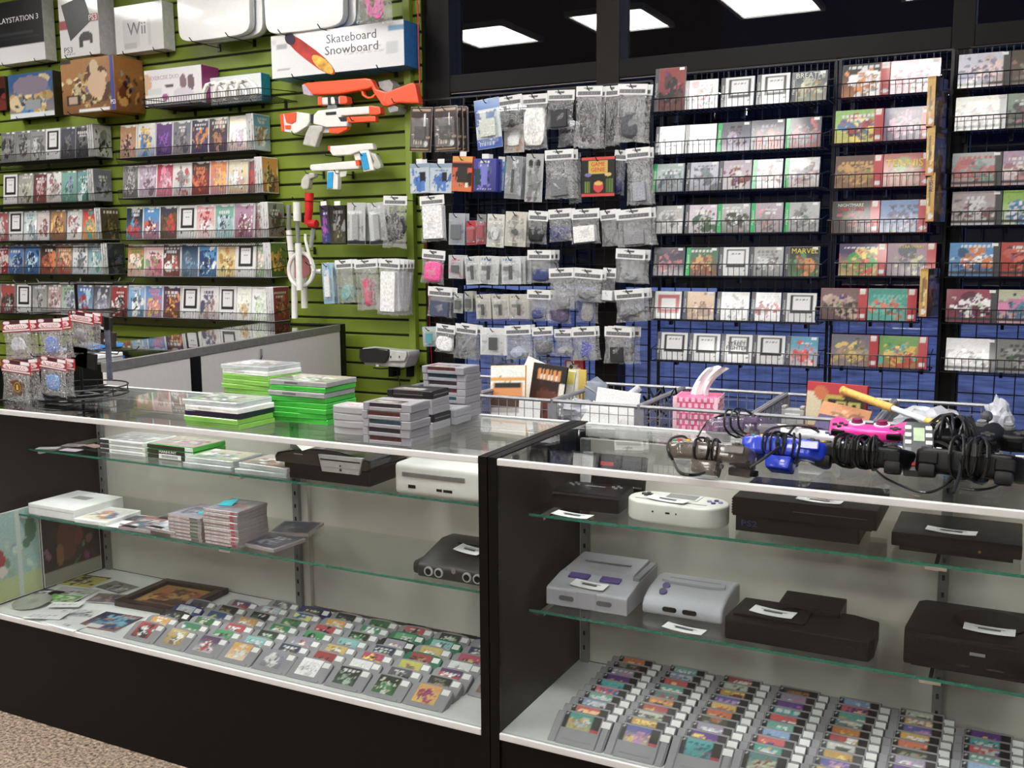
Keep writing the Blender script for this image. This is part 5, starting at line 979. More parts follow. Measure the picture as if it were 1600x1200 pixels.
T = thing('compact_disc', 'silver disc lying near the left end of the deck', 'disc', tuple(oz(50, 940, .334)), (.09, 0, 0)); build('disc', MB().cyl((0, 0, 0), .058, .0015, 'z', 40), mat('disc_silver', 'c8ccca', .15, .6), T); build('hub', MB().cyl((0, 0, .0015), .016, .0006, 'z', 20), mat('hub_grey', '8a8c8a', .4), T)
# posters on the inner end of the case
T = thing('poster', 'pale blue and yellow cartoon poster taped inside the left end, nearer the front', 'poster', (-2.808, 2.03, .33)); o = B('sheet', 0, .003, -.10, .085, 0, .285, PAPER, T)
o = obj('print', art(.18, .28, 'a8d0d0 bcdccc', [('r', 0, .75, 1, 1, 'c8d898'), ('r', .55, 0, .62, 1, 'cfe0dc'), ('e', .05, .38, .3, .65, 'b83040'), ('e', .1, .6, .35, .72, 'e8e0d8'), ('e', .72, .1, .95, .4, '5a8a70'), ('e', .66, .34, .82, .46, '5a8a70'), ('r', .86, .45, .88, .85, '6a7a60')], P_MATTE, 3, False), T, (.0035, -.008, .002), (0, 0, PI/2))
T = thing('poster', 'dark poster with a brown robed shape taped inside the left end near the back', 'poster', (-2.808, 2.235, .33)); B('sheet', 0, .003, -.115, .115, 0, .27, PAPER, T)
obj('print', art(.225, .265, '241c18 3a2a24', [('e', .25, .2, .6, .75, '6a3a28'), ('e', .22, .5, .35, .8, '9a6038'), ('e', .55, .35, .7, .6, '8a3a40'), ('r', 0, .84, 1, 1, 'a8a89c')], P_MATTE, 8, False), T, (.0035, 0, .002), (0, 0, PI/2))
# ================= right case consoles =================
sg = mat('console_grey', 'a3a2aa', .5, nz=.04); pu = mat('purple_slider', '4a3a78', .45)
T = thing('handheld_dock', 'black handheld with small round buttons at the left end of the upper shelf', 'console', (-.893, 2.13, .805), (0, 0, .03)); build('body', MB().box(-.085, .085, 0, .115, .0, .045), BLACK, T, bev=.008, smooth=True); B('front_lip', -.083, .083, -.002, .003, .036, .041, mat('satin_black', '2c2c2e', .25), T)
for sx_ in (-1, 1):
    for dx, dy in ((0, .01), (0, -.01), (.01, 0), (-.01, 0)): build('button', MB().cyl((sx_*.055+dx, .075+dy, .045), .004, .003, 'z', 10), GREYP, T)
B('lettering_plate', -.025, .025, .07, .076, .045, .0455, GREYP, T)
tagcard('white paper tag lying at the front edge before the black handheld', (-.905, 2.085, .8055), -.1, .085, .03)
T = thing('boxed_handheld', 'black and silver handheld leaning at the back of the upper shelf', 'console', (-.885, 2.275, .805), (-.25, 0, .0)); build('shell', MB().box(-.085, .085, 0, .018, 0, .11), BLACK, T, bev=.006, smooth=True); build('silver_end', MB().box(-.086, -.055, -.002, .015, .0, .112), mat('glossy_silver', 'd0d0d4', .2, .5), T, bev=.005)
B('screen', -.045, .045, -.001, .0, .05, .1, mat('dark_screen', '1e2028', .08, coat=1), T); B('red_mark', -.035, .0, -.0016, -.001, .08, .09, rp, T); B('lower_trim', -.05, .08, -.0012, 0, .03, .034, CHROME, T)
T = thing('handheld_console', 'white rounded handheld with a small screen beside the black ridged console', 'console', (-.675, 2.1, .805), (0, 0, -.03)); sw = mat('handheld_white', 'cbcbc6', .4, nz=.03)
def stadium(w, d, n=10): r = d/2; return [(-w/2+r+r*math.cos(PI/2+PI*i/n), r+r*math.sin(PI/2+PI*i/n)) for i in range(n+1)]+[(w/2-r+r*math.cos(-PI/2+PI*i/n), r+r*math.sin(-PI/2+PI*i/n)) for i in range(n+1)]
build('body', MB().prism(stadium(.235, .115), 'z', 0, .047), sw, T, bev=.006, smooth=True, seg=3); B('screen_bezel', -.04, .045, .055, .105, .047, .0485, sw, T, .0005); B('screen', -.032, .038, .06, .1, .0485, .049, mat('grey_screen', '70757a', .15, coat=1), T)
build('dpad', MB().box(-.092, -.066, .066, .074, .047, .051).box(-.083, -.075, .057, .083, .047, .051), mat('dark_grey_print'), T)
for dx, dy, M in ((0, .012, pu), (0, -.012, pu), (.013, 0, mat('lilac_button', '8a80b0', .4)), (-.013, 0, mat('lilac_button'))): build('button', MB().cyl((.083+dx, .068+dy, .047), .0055, .003, 'z', 12), M, T)
for x0, x1 in ((-.095, -.05), (.02, .075)): B('speaker_slot', x0, x1, .03, .036, .047, .0475, mat('groove_dark'), T)
for x, w_2 in ((-.04, .004), (-.005, .01), (.015, .003)): B('jack', x-w_2/2, x+w_2/2, -.0006, .002, .026, .030, BLACK, T)
tagcard('white paper tag on the rounded white handheld', (-.69, 2.135, .8545), -.18, .085, .028)
T = thing('game_console', 'large black ridged console on the upper shelf', 'console', (-.388, 2.118, .805)); bb = mat('charcoal_black', '0a0909', .5, nz=.15, spec=.2)
build('lower_block', MB().box(-.145, .115, .01, .2, 0, .034), bb, T, bev=.002); build('upper_block', MB().box(-.150, .15, 0, .215, .036, .078), bb, T, bev=.002); B('seam', -.14, .14, .005, .2, .033, .037, BLK2, T)
for i in range(6): B('ridge', -.1525, -.1495, .002, .2, .040+i*.006, .0435+i*.006, bb, T, .0004)
B('disc_tray', -.02, .13, -.0006, .0, .058, .0585, GREYP, T); text('PS2', .018, mat('deep_blue_lettering', '2a2f7a', .5), T, (-.115, .009, .018), sx=1.4)
tagcard('white paper tag on the large black ridged console', (-.36, 2.155, .8835), -.1, .085, .024)
T = thing('game_console', 'slim black console at the right of the upper shelf', 'console', (-.09, 2.12, .805), (0, 0, .0)); build('body', MB().box(-.12, .12, 0, .18, .010, .040), BLACK, T, bev=.004, smooth=True); build('base', MB().box(-.105, .105, .01, .165, 0, .010), BLK2, T, bev=.002); B('seam', -.118, .118, -.0005, 0, .024, .0255, mat('satin_black'), T); build('button', MB().cyl((.045, -.001, .018), .003, .001, 'y', 8), mat('amber_led', '8a6a30', .4), T)
tagcard('white paper tag on the slim black console', (-.1, 2.165, .8455), -.08, .085, .026)
T = thing('game_console', 'light grey console with two purple sliders on the lower shelf', 'console', (-.882, 2.112, .57), (0, 0, .02))
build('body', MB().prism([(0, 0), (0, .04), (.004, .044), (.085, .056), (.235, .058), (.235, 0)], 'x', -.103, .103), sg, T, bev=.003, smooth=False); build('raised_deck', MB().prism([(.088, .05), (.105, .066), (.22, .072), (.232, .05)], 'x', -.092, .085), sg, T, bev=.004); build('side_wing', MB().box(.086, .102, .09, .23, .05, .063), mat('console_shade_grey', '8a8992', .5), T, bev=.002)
build('centre_panel', MB().box(-.022, .026, -.0015, .004, .004, .0425), sg, T, bev=.001)
for x in (-.048, .048): build('controller_port', MB().prism(stadium(.038, .012), 'y', -.002, .001), mat('port_dark', '5c5c60', .5), T, loc=(x-.002, 0, .016), bev=.0005)
for x0, x1 in ((-.07, -.018), (.012, .062)): build('slider', MB().prism([(.058, .0535), (.058, .058), (.08, .062), (.08, .056)], 'x', x0, x1), pu, T, bev=.001)
B('slot_groove', -.06, .06, .150, .156, .0705, .0720, mat('groove_dark'), T)
tagcard('white paper tag on the console with purple sliders', (-.885, 2.142, .621), -.1, .08, .028, .13)
T = thing('game_console', 'rounded light grey console with two purple buttons on the lower shelf', 'console', (-.662, 2.157, .57), (0, 0, .0))
build('body', MB().prism([(0, 0), (-.002, .02), (.01, .036), (.05, .05), (.12, .058), (.165, .05), (.165, 0)], 'x', -.096, .096), mat('console_pale', 'adadb6', .5, nz=.03), T, bev=.008, smooth=True, seg=3)
build('top_hatch', MB().prism([(-.07, .11), (.075, .11), (.08, .085), (.05, .076), (-.05, .076), (-.075, .085)], 'z', .0525, .0605), mat('console_pale'), T, bev=.002); B('hatch_slot', -.06, .065, .1, .104, .0604, .061, mat('groove_dark'), T)
for y, z in ((.06, .050), (.035, .044)): build('button', MB().tube([(-.055, y, z), (-.055, y-.003, z+.005)], .0095, 14), pu, T, bev=.001)
for x in (-.028, .02): build('controller_port', MB().prism(stadium(.034, .011), 'y', -.003, .004), BLACK, T, loc=(x, -.0, .012))
tagcard('white paper tag on the shelf before the rounded grey console', (-.635, 2.095, .5705), -.12, .085, .028)
T = thing('game_console', 'flat black console with a raised rear block on the lower shelf', 'console', (-.39, 2.085, .57))
build('body', MB().prism([(-.155, .02), (-.15, .0), (.15, .0), (.158, .03), (.155, .13), (.10, .15), (-.145, .15)], 'z', 0, .045), bb, T, bev=.004); build('rear_block', MB().box(-.06, .075, .11, .21, .0, .058), bb, T, bev=.003); build('deck_step', MB().box(-.14, .015, .03, .14, .045, .051), bb, T, bev=.002)
build('round_port', MB().cyl((.113, -.002, .02), .009, .003, 'y', 16), BLACK, T); build('port_ring', MB().cyl((.113, -.0015, .02), .011, .002, 'y', 16), mat('satin_black'), T); B('front_groove', .05, .09, -.0006, .001, .022, .024, mat('satin_black'), T)
tagcard('white paper tag on the flat black console', (-.45, 2.15, .6215), -.12, .085, .034)
T = thing('game_console', 'big black console with rounded rear corners, rightmost on the lower shelf', 'console', (-.04, 2.105, .57)); build('body', MB().prism([(-.135, 0), (.135, 0), (.137, .03), (.128, .2), (.11, .215), (-.11, .215), (-.125, .2), (-.137, .03)], 'z', .004, .075), bb, T, bev=.006, smooth=True); B('foot', -.12, .12, .01, .2, 0, .004, BLK2, T)
build('lid', MB().cyl((.02, .12, .075), .07, .003, 'z', 36), bb, T, bev=.001); B('badge', -.012, .016, -.001, .001, .044, .050, GREYP, T); B('front_port', -.035, -.01, -.001, .001, .018, .022, mat('satin_black'), T); B('front_port', .02, .05, -.001, .001, .018, .022, mat('satin_black'), T)
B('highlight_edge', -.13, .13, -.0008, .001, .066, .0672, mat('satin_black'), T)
tagcard('white paper tag on the big black console', (-.02, 2.165, .6495), -.03, .085, .032)
# ================= controllers on the right case =================
ZT1 = .9655
pad_out = [(-.045, .035), (.045, .035), (.065, .03), (.078, .01), (.085, -.03), (.08, -.055), (.065, -.06), (.052, -.04), (.04, -.015), (-.04, -.015), (-.052, -.04), (-.065, -.06), (-.08, -.055), (-.085, -.03), (-.078, .01), (-.065, .03)]
n64_out = [(-.05, .03), (.05, .03), (.075, .015), (.082, -.02), (.078, -.06), (.062, -.075), (.05, -.055), (.04, -.02), (.018, -.02), (.015, -.075), (0, -.09), (-.015, -.075), (-.018, -.02), (-.04, -.02), (-.05, -.055), (-.062, -.075), (-.078, -.06), (-.082, -.02), (-.075, .015)]
dog_out = [(-.04, .02), (.04, .02), (.075, .012), (.08, -.012), (.065, -.025), (.04, -.02), (-.04, -.02), (-.065, -.025), (-.08, -.012), (-.075, .012)]
cord = mat('cord_black', '161616', .35); 
def padbody(out, th, M, sc=1, bev=.009): return MB().prism([(x*sc, y*sc) for x, y in out], 'z', 0, th).mesh('body', M, bev, True, 3)
def controller(lab, px, z, rot, kind, M, btn, sc=1.0, stick=None, th=.032, grp='controllers on the right case'):
    p = oz(*px, z); T = thing('game_controller', lab, 'controller', (p.x, p.y, z), rot, grp)
    out = {'n': n64_out, 'p': pad_out, 'd': dog_out}[kind]; obj('body', padbody(out, th, M, sc, .009 if kind != 'd' else .006), T)
    sM = stick or GREYP; s = sc; zt = th
    if kind == 'n':
        build('stick', MB().cyl((0, -.02*s, zt), .004, .014, 'z', 8).cyl((0, -.02*s, zt+.012), .008, .004, 'z', 12), sM, T); build('start_button', MB().cyl((0, .008*s, zt-.002), .005, .005, 'z', 10), btn[0], T)
        for i, (x, y) in enumerate(((.045, .0), (.055, .012), (.038, .014), (.056, -.01), (.066, .004), (.03, -.008))): build('button', MB().cyl((x*s, y*s, zt-.002), .0055, .006, 'z', 10), btn[(i+1) % len(btn)], T)
        build('shoulder_button', MB().box(-.07*s, -.035*s, .018*s, .032*s, zt*.4, zt-.004), M, T, bev=.003)
    elif kind == 'p':
        for x in (-.025, .025): 
            o = build('stick', MB().cyl((x*s, -.008*s, zt-.002), .012, .008, 'z', 16).cyl((x*s, -.008*s, zt+.006), .010, .005, 'z', 16), sM, T, bev=.001)
        for i, (dx, dy) in enumerate(((0, .011), (0, -.011), (.011, 0), (-.011, 0))): build('button', MB().cyl((.055*s+dx*s, .014*s+dy*s, zt-.002), .005, .005, 'z', 10), btn[i % len(btn)], T)
        for y0, y1 in ((.03, .045),):
            for x in (-.055, .055): build('shoulder_button', MB().box((x-.014)*s, (x+.014)*s, .024*s, .04*s, zt*.3, zt*.8), BLACK, T, bev=.003)
    build('dpad', MB().box(-.066*s, -.044*s, .010*s, .018*s, zt-.002, zt+.003).box(-.059*s, -.051*s, .003*s, .025*s, zt-.002, zt+.003), DKINK if kind != 'd' else GREYP, T, bev=.0008)
    if kind == 'd':
        for i, (dx, dy) in enumerate(((0, .008), (0, -.008), (.01, 0), (-.01, 0))): build('button', MB().cyl((.055*s+dx, dy, zt-.002), .0045, .005, 'z', 10), btn[i % len(btn)], T)
    return T
def wraps(T, n, hw, hd, h, seed, r=.0024, tilt=.3, M=None, sp=.45, y0=.0):
    """cord wound around a controller's middle, as a part"""
    q = random.Random(seed); g = MB()
    for k in range(n):
        x = q.uniform(-1, 1)*hw; t = q.uniform(-tilt, tilt); a = hd*q.uniform(.9, 1.15); b = h*q.uniform(.9, 1.2); pts = []
        for i in range(15):
            an = 2*PI*i/14; c, s_ = math.cos(an), math.sin(an); pts.append((x+t*a*c, y0+a*math.copysign(abs(c)**.7, c), h*.62+b*.68*math.copysign(abs(s_)**.7, s_)))
        g.tube(pts, r, 5, caps=False)
    return build('cord', g, M or cord, T, None, None, 0, True)
def block(T, M, sc=1):
    build('expansion_block', MB().prism([(-.027*sc, -.002), (.027*sc, -.002), (.023*sc, -.028), (-.023*sc, -.028)], 'y', -.02, .036*sc), M, T, bev=.004, smooth=True)
def triggers(T, M, s=1):
    for x in (-.055, .055): build('trigger', MB().box((x-.013)*s, (x+.013)*s, .022*s, .046*s, -.012, .014), M, T, bev=.007, smooth=True)
smoke = mat('smoke_plastic', '5c534d', .2, trans=.22, coat=.6); yb_ = mat('yellow_button', 'd8b030', .35); gb_ = mat('green_button', '2a8a50', .35); rb_ = mat('red_button', 'b83030', .35); blb = mat('blue_button', '3a50b0', .35)
T = controller('smoky grey three pronged controller with yellow and green buttons', (1106, 722), ZT1+.03, (math.radians(22), 0, PI+.03), 'n', smoke, [yb_, gb_, rb_, yb_], 1.08, th=.036); block(T, smoke); wraps(T, 6, .03, .038, .034, 3, tilt=.5)
blu = mat('deep_blue_plastic', '1c38b8', .25, coat=.6, nz=.05)
T = controller('deep blue three pronged controller beside the smoky one', (1222, 716), ZT1+.032, (math.radians(24), 0, PI-.05), 'n', blu, [yb_, rb_, gb_, yb_], 1.1, th=.038); block(T, blu); wraps(T, 9, .03, .038, .036, 5, tilt=.5)
prp = mat('clear_purple', '6a5a78', .15, trans=.45, coat=.6)
T = controller('clear purple controller lying behind the smoky and blue ones', (1150, 678), ZT1+.04, (math.radians(24), math.radians(10), PI-.3), 'n', prp, [GREYP, WHITE], 1.0); wraps(T, 3, .03, .04, .04, 8)
T = thing('memory_pak', 'small smoky accessory pack lying between the smoky and blue controllers', 'accessory', tuple(oz(1158, 744, ZT1)), (0, 0, -.2)); build('body', MB().box(-.024, .024, -.012, .012, 0, .018), smoke, T, bev=.005, smooth=True); build('connector', MB().box(.02, .034, -.008, .008, .003, .014), BLACK, T, bev=.002)
T = controller('light grey flat controller with violet buttons behind the blue one', (1265, 686), ZT1+.03, (math.radians(12), 0, -.1), 'd', mat('snes_pad_grey', 'c4c4c8', .4), [mat('violet_button', '7a70b8', .4), pu], .9, th=.018)
T = controller('white round ended controller mostly hidden by the cords', (1205, 676), ZT1+.004, (0, 0, .3), 'd', mat('off_white_plastic', 'd8d8d6', .4), [GREYP], .9, th=.02)
dsb = mat('controller_black', '070708', .45, spec=.3)
T = controller('black controller wound in cord between the blue one and the remote', (1346, 728), ZT1+.022, (math.radians(14), 0, PI-.06), 'p', dsb, [mat('dark_button', '3a3a3e', .4), rb_, yb_, gb_], 1.12, dsb, .04); triggers(T, dsb, 1.2); wraps(T, 16, .028, .05, .045, 11, tilt=.35)
pk = mat('hot_pink_plastic', 'ee3a9c', .3, coat=.4, nz=.03); wring = mat('white_ring', 'f2e8f0', .4)
T = controller('hot pink controller lying on the tangled black one', (1357, 682), ZT1+.062, (math.radians(-6), 0, PI-.05), 'p', pk, [DKINK], 1.0, mat('dark_pink', '7a2050', .4), .024)
for x in (-.025, .025): build('stick_ring', MB().cyl((x, -.008, .023), .0165, .0035, 'z', 20), wring, T)
T = controller('big black controller wound in thick cord beside the remote', (1512, 745), ZT1+.02, (math.radians(16), 0, PI-.1), 'p', dsb, [mat('dark_button'), WHITE], 1.2, dsb, .046); triggers(T, dsb, 1.2); wraps(T, 13, .03, .055, .055, 21, .003, .4)
T = controller('black controller with coloured buttons lying behind the remote', (1487, 697), ZT1+.035, (math.radians(-10), 0, PI+.1), 'p', dsb, [rb_, yb_, gb_, blb], 1.2, dsb, .036); wraps(T, 12, .028, .045, .045, 31, .0028, .4)
T = controller('black controller at the right end behind the big one', (1552, 694), ZT1+.035, (math.radians(-8), 0, PI-.4), 'p', dsb, [mat('dark_button')], 1.15, GREYP, .036)
T = thing('arcade_stick', 'grey ball topped joystick standing behind the black controllers', 'controller', tuple(oz(1540, 682, ZT1+.03))); build('shaft', MB().cyl((0, 0, 0), .005, .04, 'z', 10), CHROME, T); g = MB()
bmx = bmesh.new(); bmesh.ops.create_uvsphere(bmx, u_segments=14, v_segments=10, radius=.013); me = bpy.data.meshes.new('ball_top'); bmx.to_mesh(me); bmx.free(); me.materials.append(mat('ball_grey', '4a4a52', .25, coat=.5)); obj('ball_top', me, T, (0, 0, .046)); build('base_plate', MB().box(-.03, .03, -.03, .03, -.03, 0), BLACK, T, bev=.004)
T = thing('remote_control', 'grey remote with pale buttons and a green display window', 'remote', tuple(oz(1434, 706, ZT1+.045)), (math.radians(32), 0, .12)); build('body', MB().prism([(-.028, -.075), (.028, -.075), (.03, .05), (.022, .07), (-.022, .07), (-.03, .05)], 'z', 0, .02), mat('remote_grey', '4c4e50', .45), T, bev=.005, smooth=True)
B('display_window', -.009, .012, .01, .05, .02, .021, mat('lcd_green', 'a8b89a', .3), T, .001)
for r_ in range(5):
    for x in (-.019, .02): build('button', MB().box(x-.006, x+.006, .05-r_*.022-.007, .05-r_*.022+.004, .019, .023), WHITE if r_ < 3 else GREYP, T, bev=.001)
for x, M in ((-.01, rb_), (.012, yb_)): build('button', MB().box(x-.006, x+.006, -.064, -.056, .019, .0235), M, T, bev=.001)
T = thing('controller_plug', 'black plug with its cable arching over the remote', 'plug', tuple(oz(1440, 672, ZT1+.05)))
l = T.location; g = MB().tube([tuple(oz(x, y, z)-l) for x, y, z in ((1432, 678, 1.0), (1447, 668, 1.02))], .010, 8); build('plug_body', g, BLACK, T, smooth=True)
g = MB().tube([tuple(oz(x, y, z)-l) for x, y, z in ((1447, 668, 1.02), (1458, 658, 1.035), (1470, 650, 1.05), (1488, 647, 1.06), (1503, 655, 1.04), (1512, 672, 1.02))], .004, 6); build('cable', g, cord, T, smooth=True)
def cableon(lab, pts, r=.0026, zs=None):
    P_ = [oz(1380+x/6.667, 620+y/6.667, (zs[i] if zs else ZT1+r)) for i, (x, y) in enumerate(pts)]; Q = []
    for i in range(len(P_)-1):
        p0, p1, p2, p3 = P_[max(i-1, 0)], P_[i], P_[i+1], P_[min(i+2, len(P_)-1)]
        for k in range(5):
            t = k/5; Q.append(.5*((2*p1)+(-p0+p2)*t+(2*p0-5*p1+4*p2-p3)*t*t+(-p0+3*p1-3*p2+p3)*t**3))
    Q.append(P_[-1]); tag(build('loose_cable', MB().tube(Q, r, 6), mat('cable_dark', '26262a', .3), smooth=True), lab, 'cable')
z1 = ZT1+.003
cableon('long loose cable looping on the glass before the black controllers', [(-160, 640), (-110, 720), (0, 830), (200, 930), (400, 995), (560, 970), (700, 880), (800, 740), (835, 600), (780, 480), (700, 430)], zs=[z1+.03, z1, z1, z1, z1, z1, z1, z1+.02, z1+.05, z1+.065, z1+.06])
cableon('short cable loop on the glass at the right of the black controllers', [(1060, 600), (1170, 740), (1240, 820), (1235, 890), (1130, 950), (950, 970), (800, 950)], zs=[z1+.03, z1+.01, z1, z1, z1, z1, z1])
for i, pts in enumerate(([(1052, 720), (1043, 700), (1050, 685), (1068, 682), (1078, 692)], [(1052, 720), (1062, 738), (1085, 742), (1100, 738)], [(1090, 682), (1105, 660), (1135, 648), (1158, 655), (1165, 668)], [(1194, 678), (1210, 668), (1250, 665), (1275, 672), (1284, 682)], [(1172, 730), (1215, 700), (1240, 668), (1252, 664)], [(1355, 705), (1372, 698), (1405, 700), (1415, 725)], [(1450, 700), (1462, 690), (1485, 700), (1500, 730), (1490, 770)])):
    P_ = [oz(x, y, ZT1+.03+.035*math.sin(PI*k/(len(pts)-1))) for k, (x, y) in enumerate(pts)]; Q = []
    for a in range(len(P_)-1):
        p0, p1, p2, p3 = P_[max(a-1, 0)], P_[a], P_[a+1], P_[min(a+2, len(P_)-1)]
        for k in range(5): t = k/5; Q.append(.5*((2*p1)+(-p0+p2)*t+(2*p0-5*p1+4*p2-p3)*t*t+(-p0+3*p1-3*p2+p3)*t**3))
    Q.append(P_[-1])
    tag(build('cord_loop', MB().tube(Q, .003, 6), cord, smooth=True), ('cord loop at the left of the smoky controller', 'cord loop under the smoky controller', 'cord arching behind the smoky controller over the purple one', 'cord arching over the flat grey controller', 'cord crossing the blue controller', 'cord loop at the right of the tangled black controller', 'cord loop over the big black controller')[i], 'cord')
# ================= wire baskets behind the cases =================
def basket(lab, x0, x1, y0=2.55, y1=2.95, z0=.86, z1=.995):
    T = thing('wire_basket', lab, 'basket', (x0, y0, z0), group='grey wire baskets'); w = x1-x0; d = y1-y0; h = z1-z0; f = MB()
    for z in (0, h):
        for a, b in (((0, 0), (w, 0)), ((w, 0), (w, d)), ((w, d), (0, d)), ((0, d), (0, 0))): f.tube([(*a, z), (*b, z)], .0055 if z else .003, 6)
    build('rim', f, GREYW, T)
    for x in (.003, w-.003):
        for y in (.003, d-.003): B('corner_post', x-.007, x+.007, y-.004, y+.004, 0, h, GREYW, T)
    g = MB(); n = int(w/.026); m_ = int(d/.026)
    for i in range(1, n): 
        for y in (0, d): g.box(w*i/n-.0009, w*i/n+.0009, y-.0009, y+.0009, 0, h)
    for i in range(1, m_):
        for x in (0, w): g.box(x-.0009, x+.0009, d*i/m_-.0009, d*i/m_+.0009, 0, h)
    for k in range(1, 5):
        z = h*k/5
        for y in (0, d): g.box(0, w, y-.0009, y+.0009, z-.0009, z+.0009)
        for x in (0, w): g.box(x-.0009, x+.0009, 0, d, z-.0009, z+.0009)
    for i in range(1, 8): g.box(0, w, d*i/8-.001, d*i/8+.001, -.001, .001)
    for i in range(1, 8): g.box(w*i/8-.001, w*i/8+.001, 0, d, -.001, .001)
    tag(build('mesh_wires', g, GREYW, T), kind='stuff'); return T
BK = [-1.70, -1.43, -1.17, -.91, -.60, -.30, -.02]
BN = ['grey wire basket behind the tallest cartridge stack', 'grey wire basket holding the orange and black booklets', 'grey wire basket holding white papers', 'grey wire basket holding the pink tissue holder', 'grey wire basket holding the red and yellow carton', 'grey wire basket holding crumpled clear plastic']
for i in range(6): basket(BN[i], BK[i]+.004, BK[i+1]-.004)
T = thing('basket_stand', 'black stand carrying the row of grey wire baskets', 'stand', (-.86, 2.75, 0)); B('shelf_top', -.84, .84, -.2, .2, .83, .857, lam, T, .003)
for x in (-.8, .8):
    for y in (-.17, .17): B('leg', x-.02, x+.02, y-.02, y+.02, 0, .83, BLK2, T)
ZB = .8625
def inb(name, lab, cat, px, Y, rot, w, h, t, pal, side, texts=(), ops=(), bl=8):
    """flat card or carton standing in a basket, its middle showing at px"""
    c = oy(*px, Y); T = thing(name, lab, cat, (c.x, Y, c.z-h/2), rot); obj('body', boxmesh(w, t, h, mat('carton_'+side, side, .5), .001), T); obj('print', art(w*.98, h*.98, pal, ops, P_MATTE, bl), T, (0, -.0006, h*.01))
    for s, sz, x, z, M in texts: text(s, sz, M, T, (x, -.0016, z))
    return T
inb('booklet', 'orange and white booklet leaning in the basket behind the left case', 'booklet', (792, 612), 2.66, (-.2, -.05, .1), .115, .16, .008, 'f0eee8 e8a030 222', 'e8a030', (), [('r', 0, .22, 1, .3, 'e8a030'), ('r', .05, .32, .95, .62, 'e89038'), ('r', .1, .34, .9, .42, '1a1a1a'), ('r', 0, .62, 1, .8, '4a2a18'), ('r', 0, .9, 1, 1, 'eee')], 3)
inb('booklet', 'black booklet with orange lettering in the basket behind the left case', 'booklet', (848, 613), 2.72, (-.15, .08, -.1), .12, .17, .008, '1c1210 4a1a10 8a3a20', '222', (), [('t', .15, .08, .9, .28, 'e89028'), ('e', .2, .45, .8, .8, '6a3020'), ('r', .86, .3, 1, .9, 'e8e0d8')], 5)
inb('paper_card', 'white card leaning behind the orange booklet', 'card', (815, 596), 2.80, (-.3, .35, .0), .1, .15, .003, 'ece8e0', 'ece8e0', (), (), 0)
inb('booklet', 'white booklet with a red stripe at the right end of its basket', 'booklet', (876, 614), 2.76, (-.1, .1, .1), .06, .14, .01, 'e8e8e8 c02030 e0d040', 'e8e8e8', (), [('r', 0, .2, .3, .8, 'c02030'), ('r', .6, .0, 1, .3, 'e0d040')], 0)
inb('paper_card', 'white blank card standing low in the booklet basket', 'card', (826, 646), 2.60, (-.1, 0, 0), .07, .075, .003, 'f4f4f4', 'f4f4f4', (), (), 0)
inb('booklet', 'yellow edged booklet behind the black one', 'booklet', (893, 607), 2.86, (-.1, 0, .1), .09, .12, .01, 'e8e4d8 e0c040', 'e0c040', (), [('r', .7, 0, 1, 1, 'e0c040')], 0)
inb('paper_sheet', 'folded white paper sheets standing in the basket beside the tissue holder', 'paper', (957, 645), 2.64, (-.15, .1, .05), .13, .13, .004, 'f6f6f6', 'f6f6f6', (), (), 0)
inb('paper_sheet', 'second white sheet lower left of the folded sheets', 'paper', (926, 655), 2.60, (-.3, .5, 0), .10, .08, .003, 'f0f0f0', 'f0f0f0', (), (), 0)
ct = mat('clear_grey'); ctb = mat('frost_blue', 'b8c4d8', .15, trans=.55, coat=.8)
T = thing('plastic_sleeve', 'bluish clear plastic sleeve standing up in the paper basket', 'plastic', oy(925, 612, 2.78), (.1, .15, .2)); T.location.z -= .06; build('sleeve', MB().prism([(-.035, -.06), (.04, -.06), (.034, .09), (.0, .11), (-.028, .085)], 'y', 0, .004), ctb, T)
T = thing('clear_tube', 'clear plastic tube poking out of the paper basket', 'tube', oy(968, 628, 2.70)); l = T.location; build('tube', MB().tube([oy(947, 645, 2.7)-l, oy(1000, 605, 2.74)-l], .011, 12), mat('frost_white', 'dadfe4', .15, trans=.4, coat=.8), T, smooth=True)
T = thing('clear_sleeve', 'grey plastic strap crossing the papers in the basket', 'plastic', oy(935, 620, 2.70)); l = T.location; build('strap', MB().tube([oy(915, 603, 2.70)-l, oy(930, 612, 2.69)-l, oy(945, 628, 2.68)-l, oy(955, 640, 2.67)-l], .005, 6), GREYP, T)
T = thing('black_connector', 'tangle of small black connectors beside the tissue holder', 'cables', oy(1028, 622, 2.78)); g = MB(); q = random.Random(4); 
for k in range(6): a = Vector((q.uniform(-.04, .03), q.uniform(-.02, .03), q.uniform(-.05, .01))); g.tube([a, a+Vector((q.uniform(-.03, .03), .01, .03)), a+Vector((.03, 0, q.uniform(-.02, .02)))], .004, 5)
build('wires', g, BLACK, T, smooth=True)
# pink tissue holder
T = thing('tissue_holder', 'pink woven tissue holder with a white tissue pulled up', 'tissue holder', (-.775, 2.66, .863+.03), (0, 0, .12)); pkw = mat('pink_weave', 'd86a94', .45, nz=.35, scale=60); pks = mat('pale_pink', 'eec0d0', .5)
build('box', MB().box(-.058, .058, -.058, .058, 0, .128), pkw, T, bev=.004)
g = MB(); 
for k in range(8):
    for s_ in range(7):
        z = .008+k*.0155; x = -.052+s_*.0165+(.008 if k % 2 else 0); g.box(x, x+.009, -.0605, -.058, z, z+.011); g.box(-.0605, -.058, x, x+.009, z, z+.011); g.box(.058, .0605, x, x+.009, z, z+.011)
tag(build('weave_strips', g, pks, T), kind='stuff'); B('corner_strip', -.061, -.05, -.0615, -.056, 0, .13, pks, T, .001); B('corner_strip', .05, .061, -.0615, -.056, 0, .13, pks, T, .001)
g = MB(); P_ = []
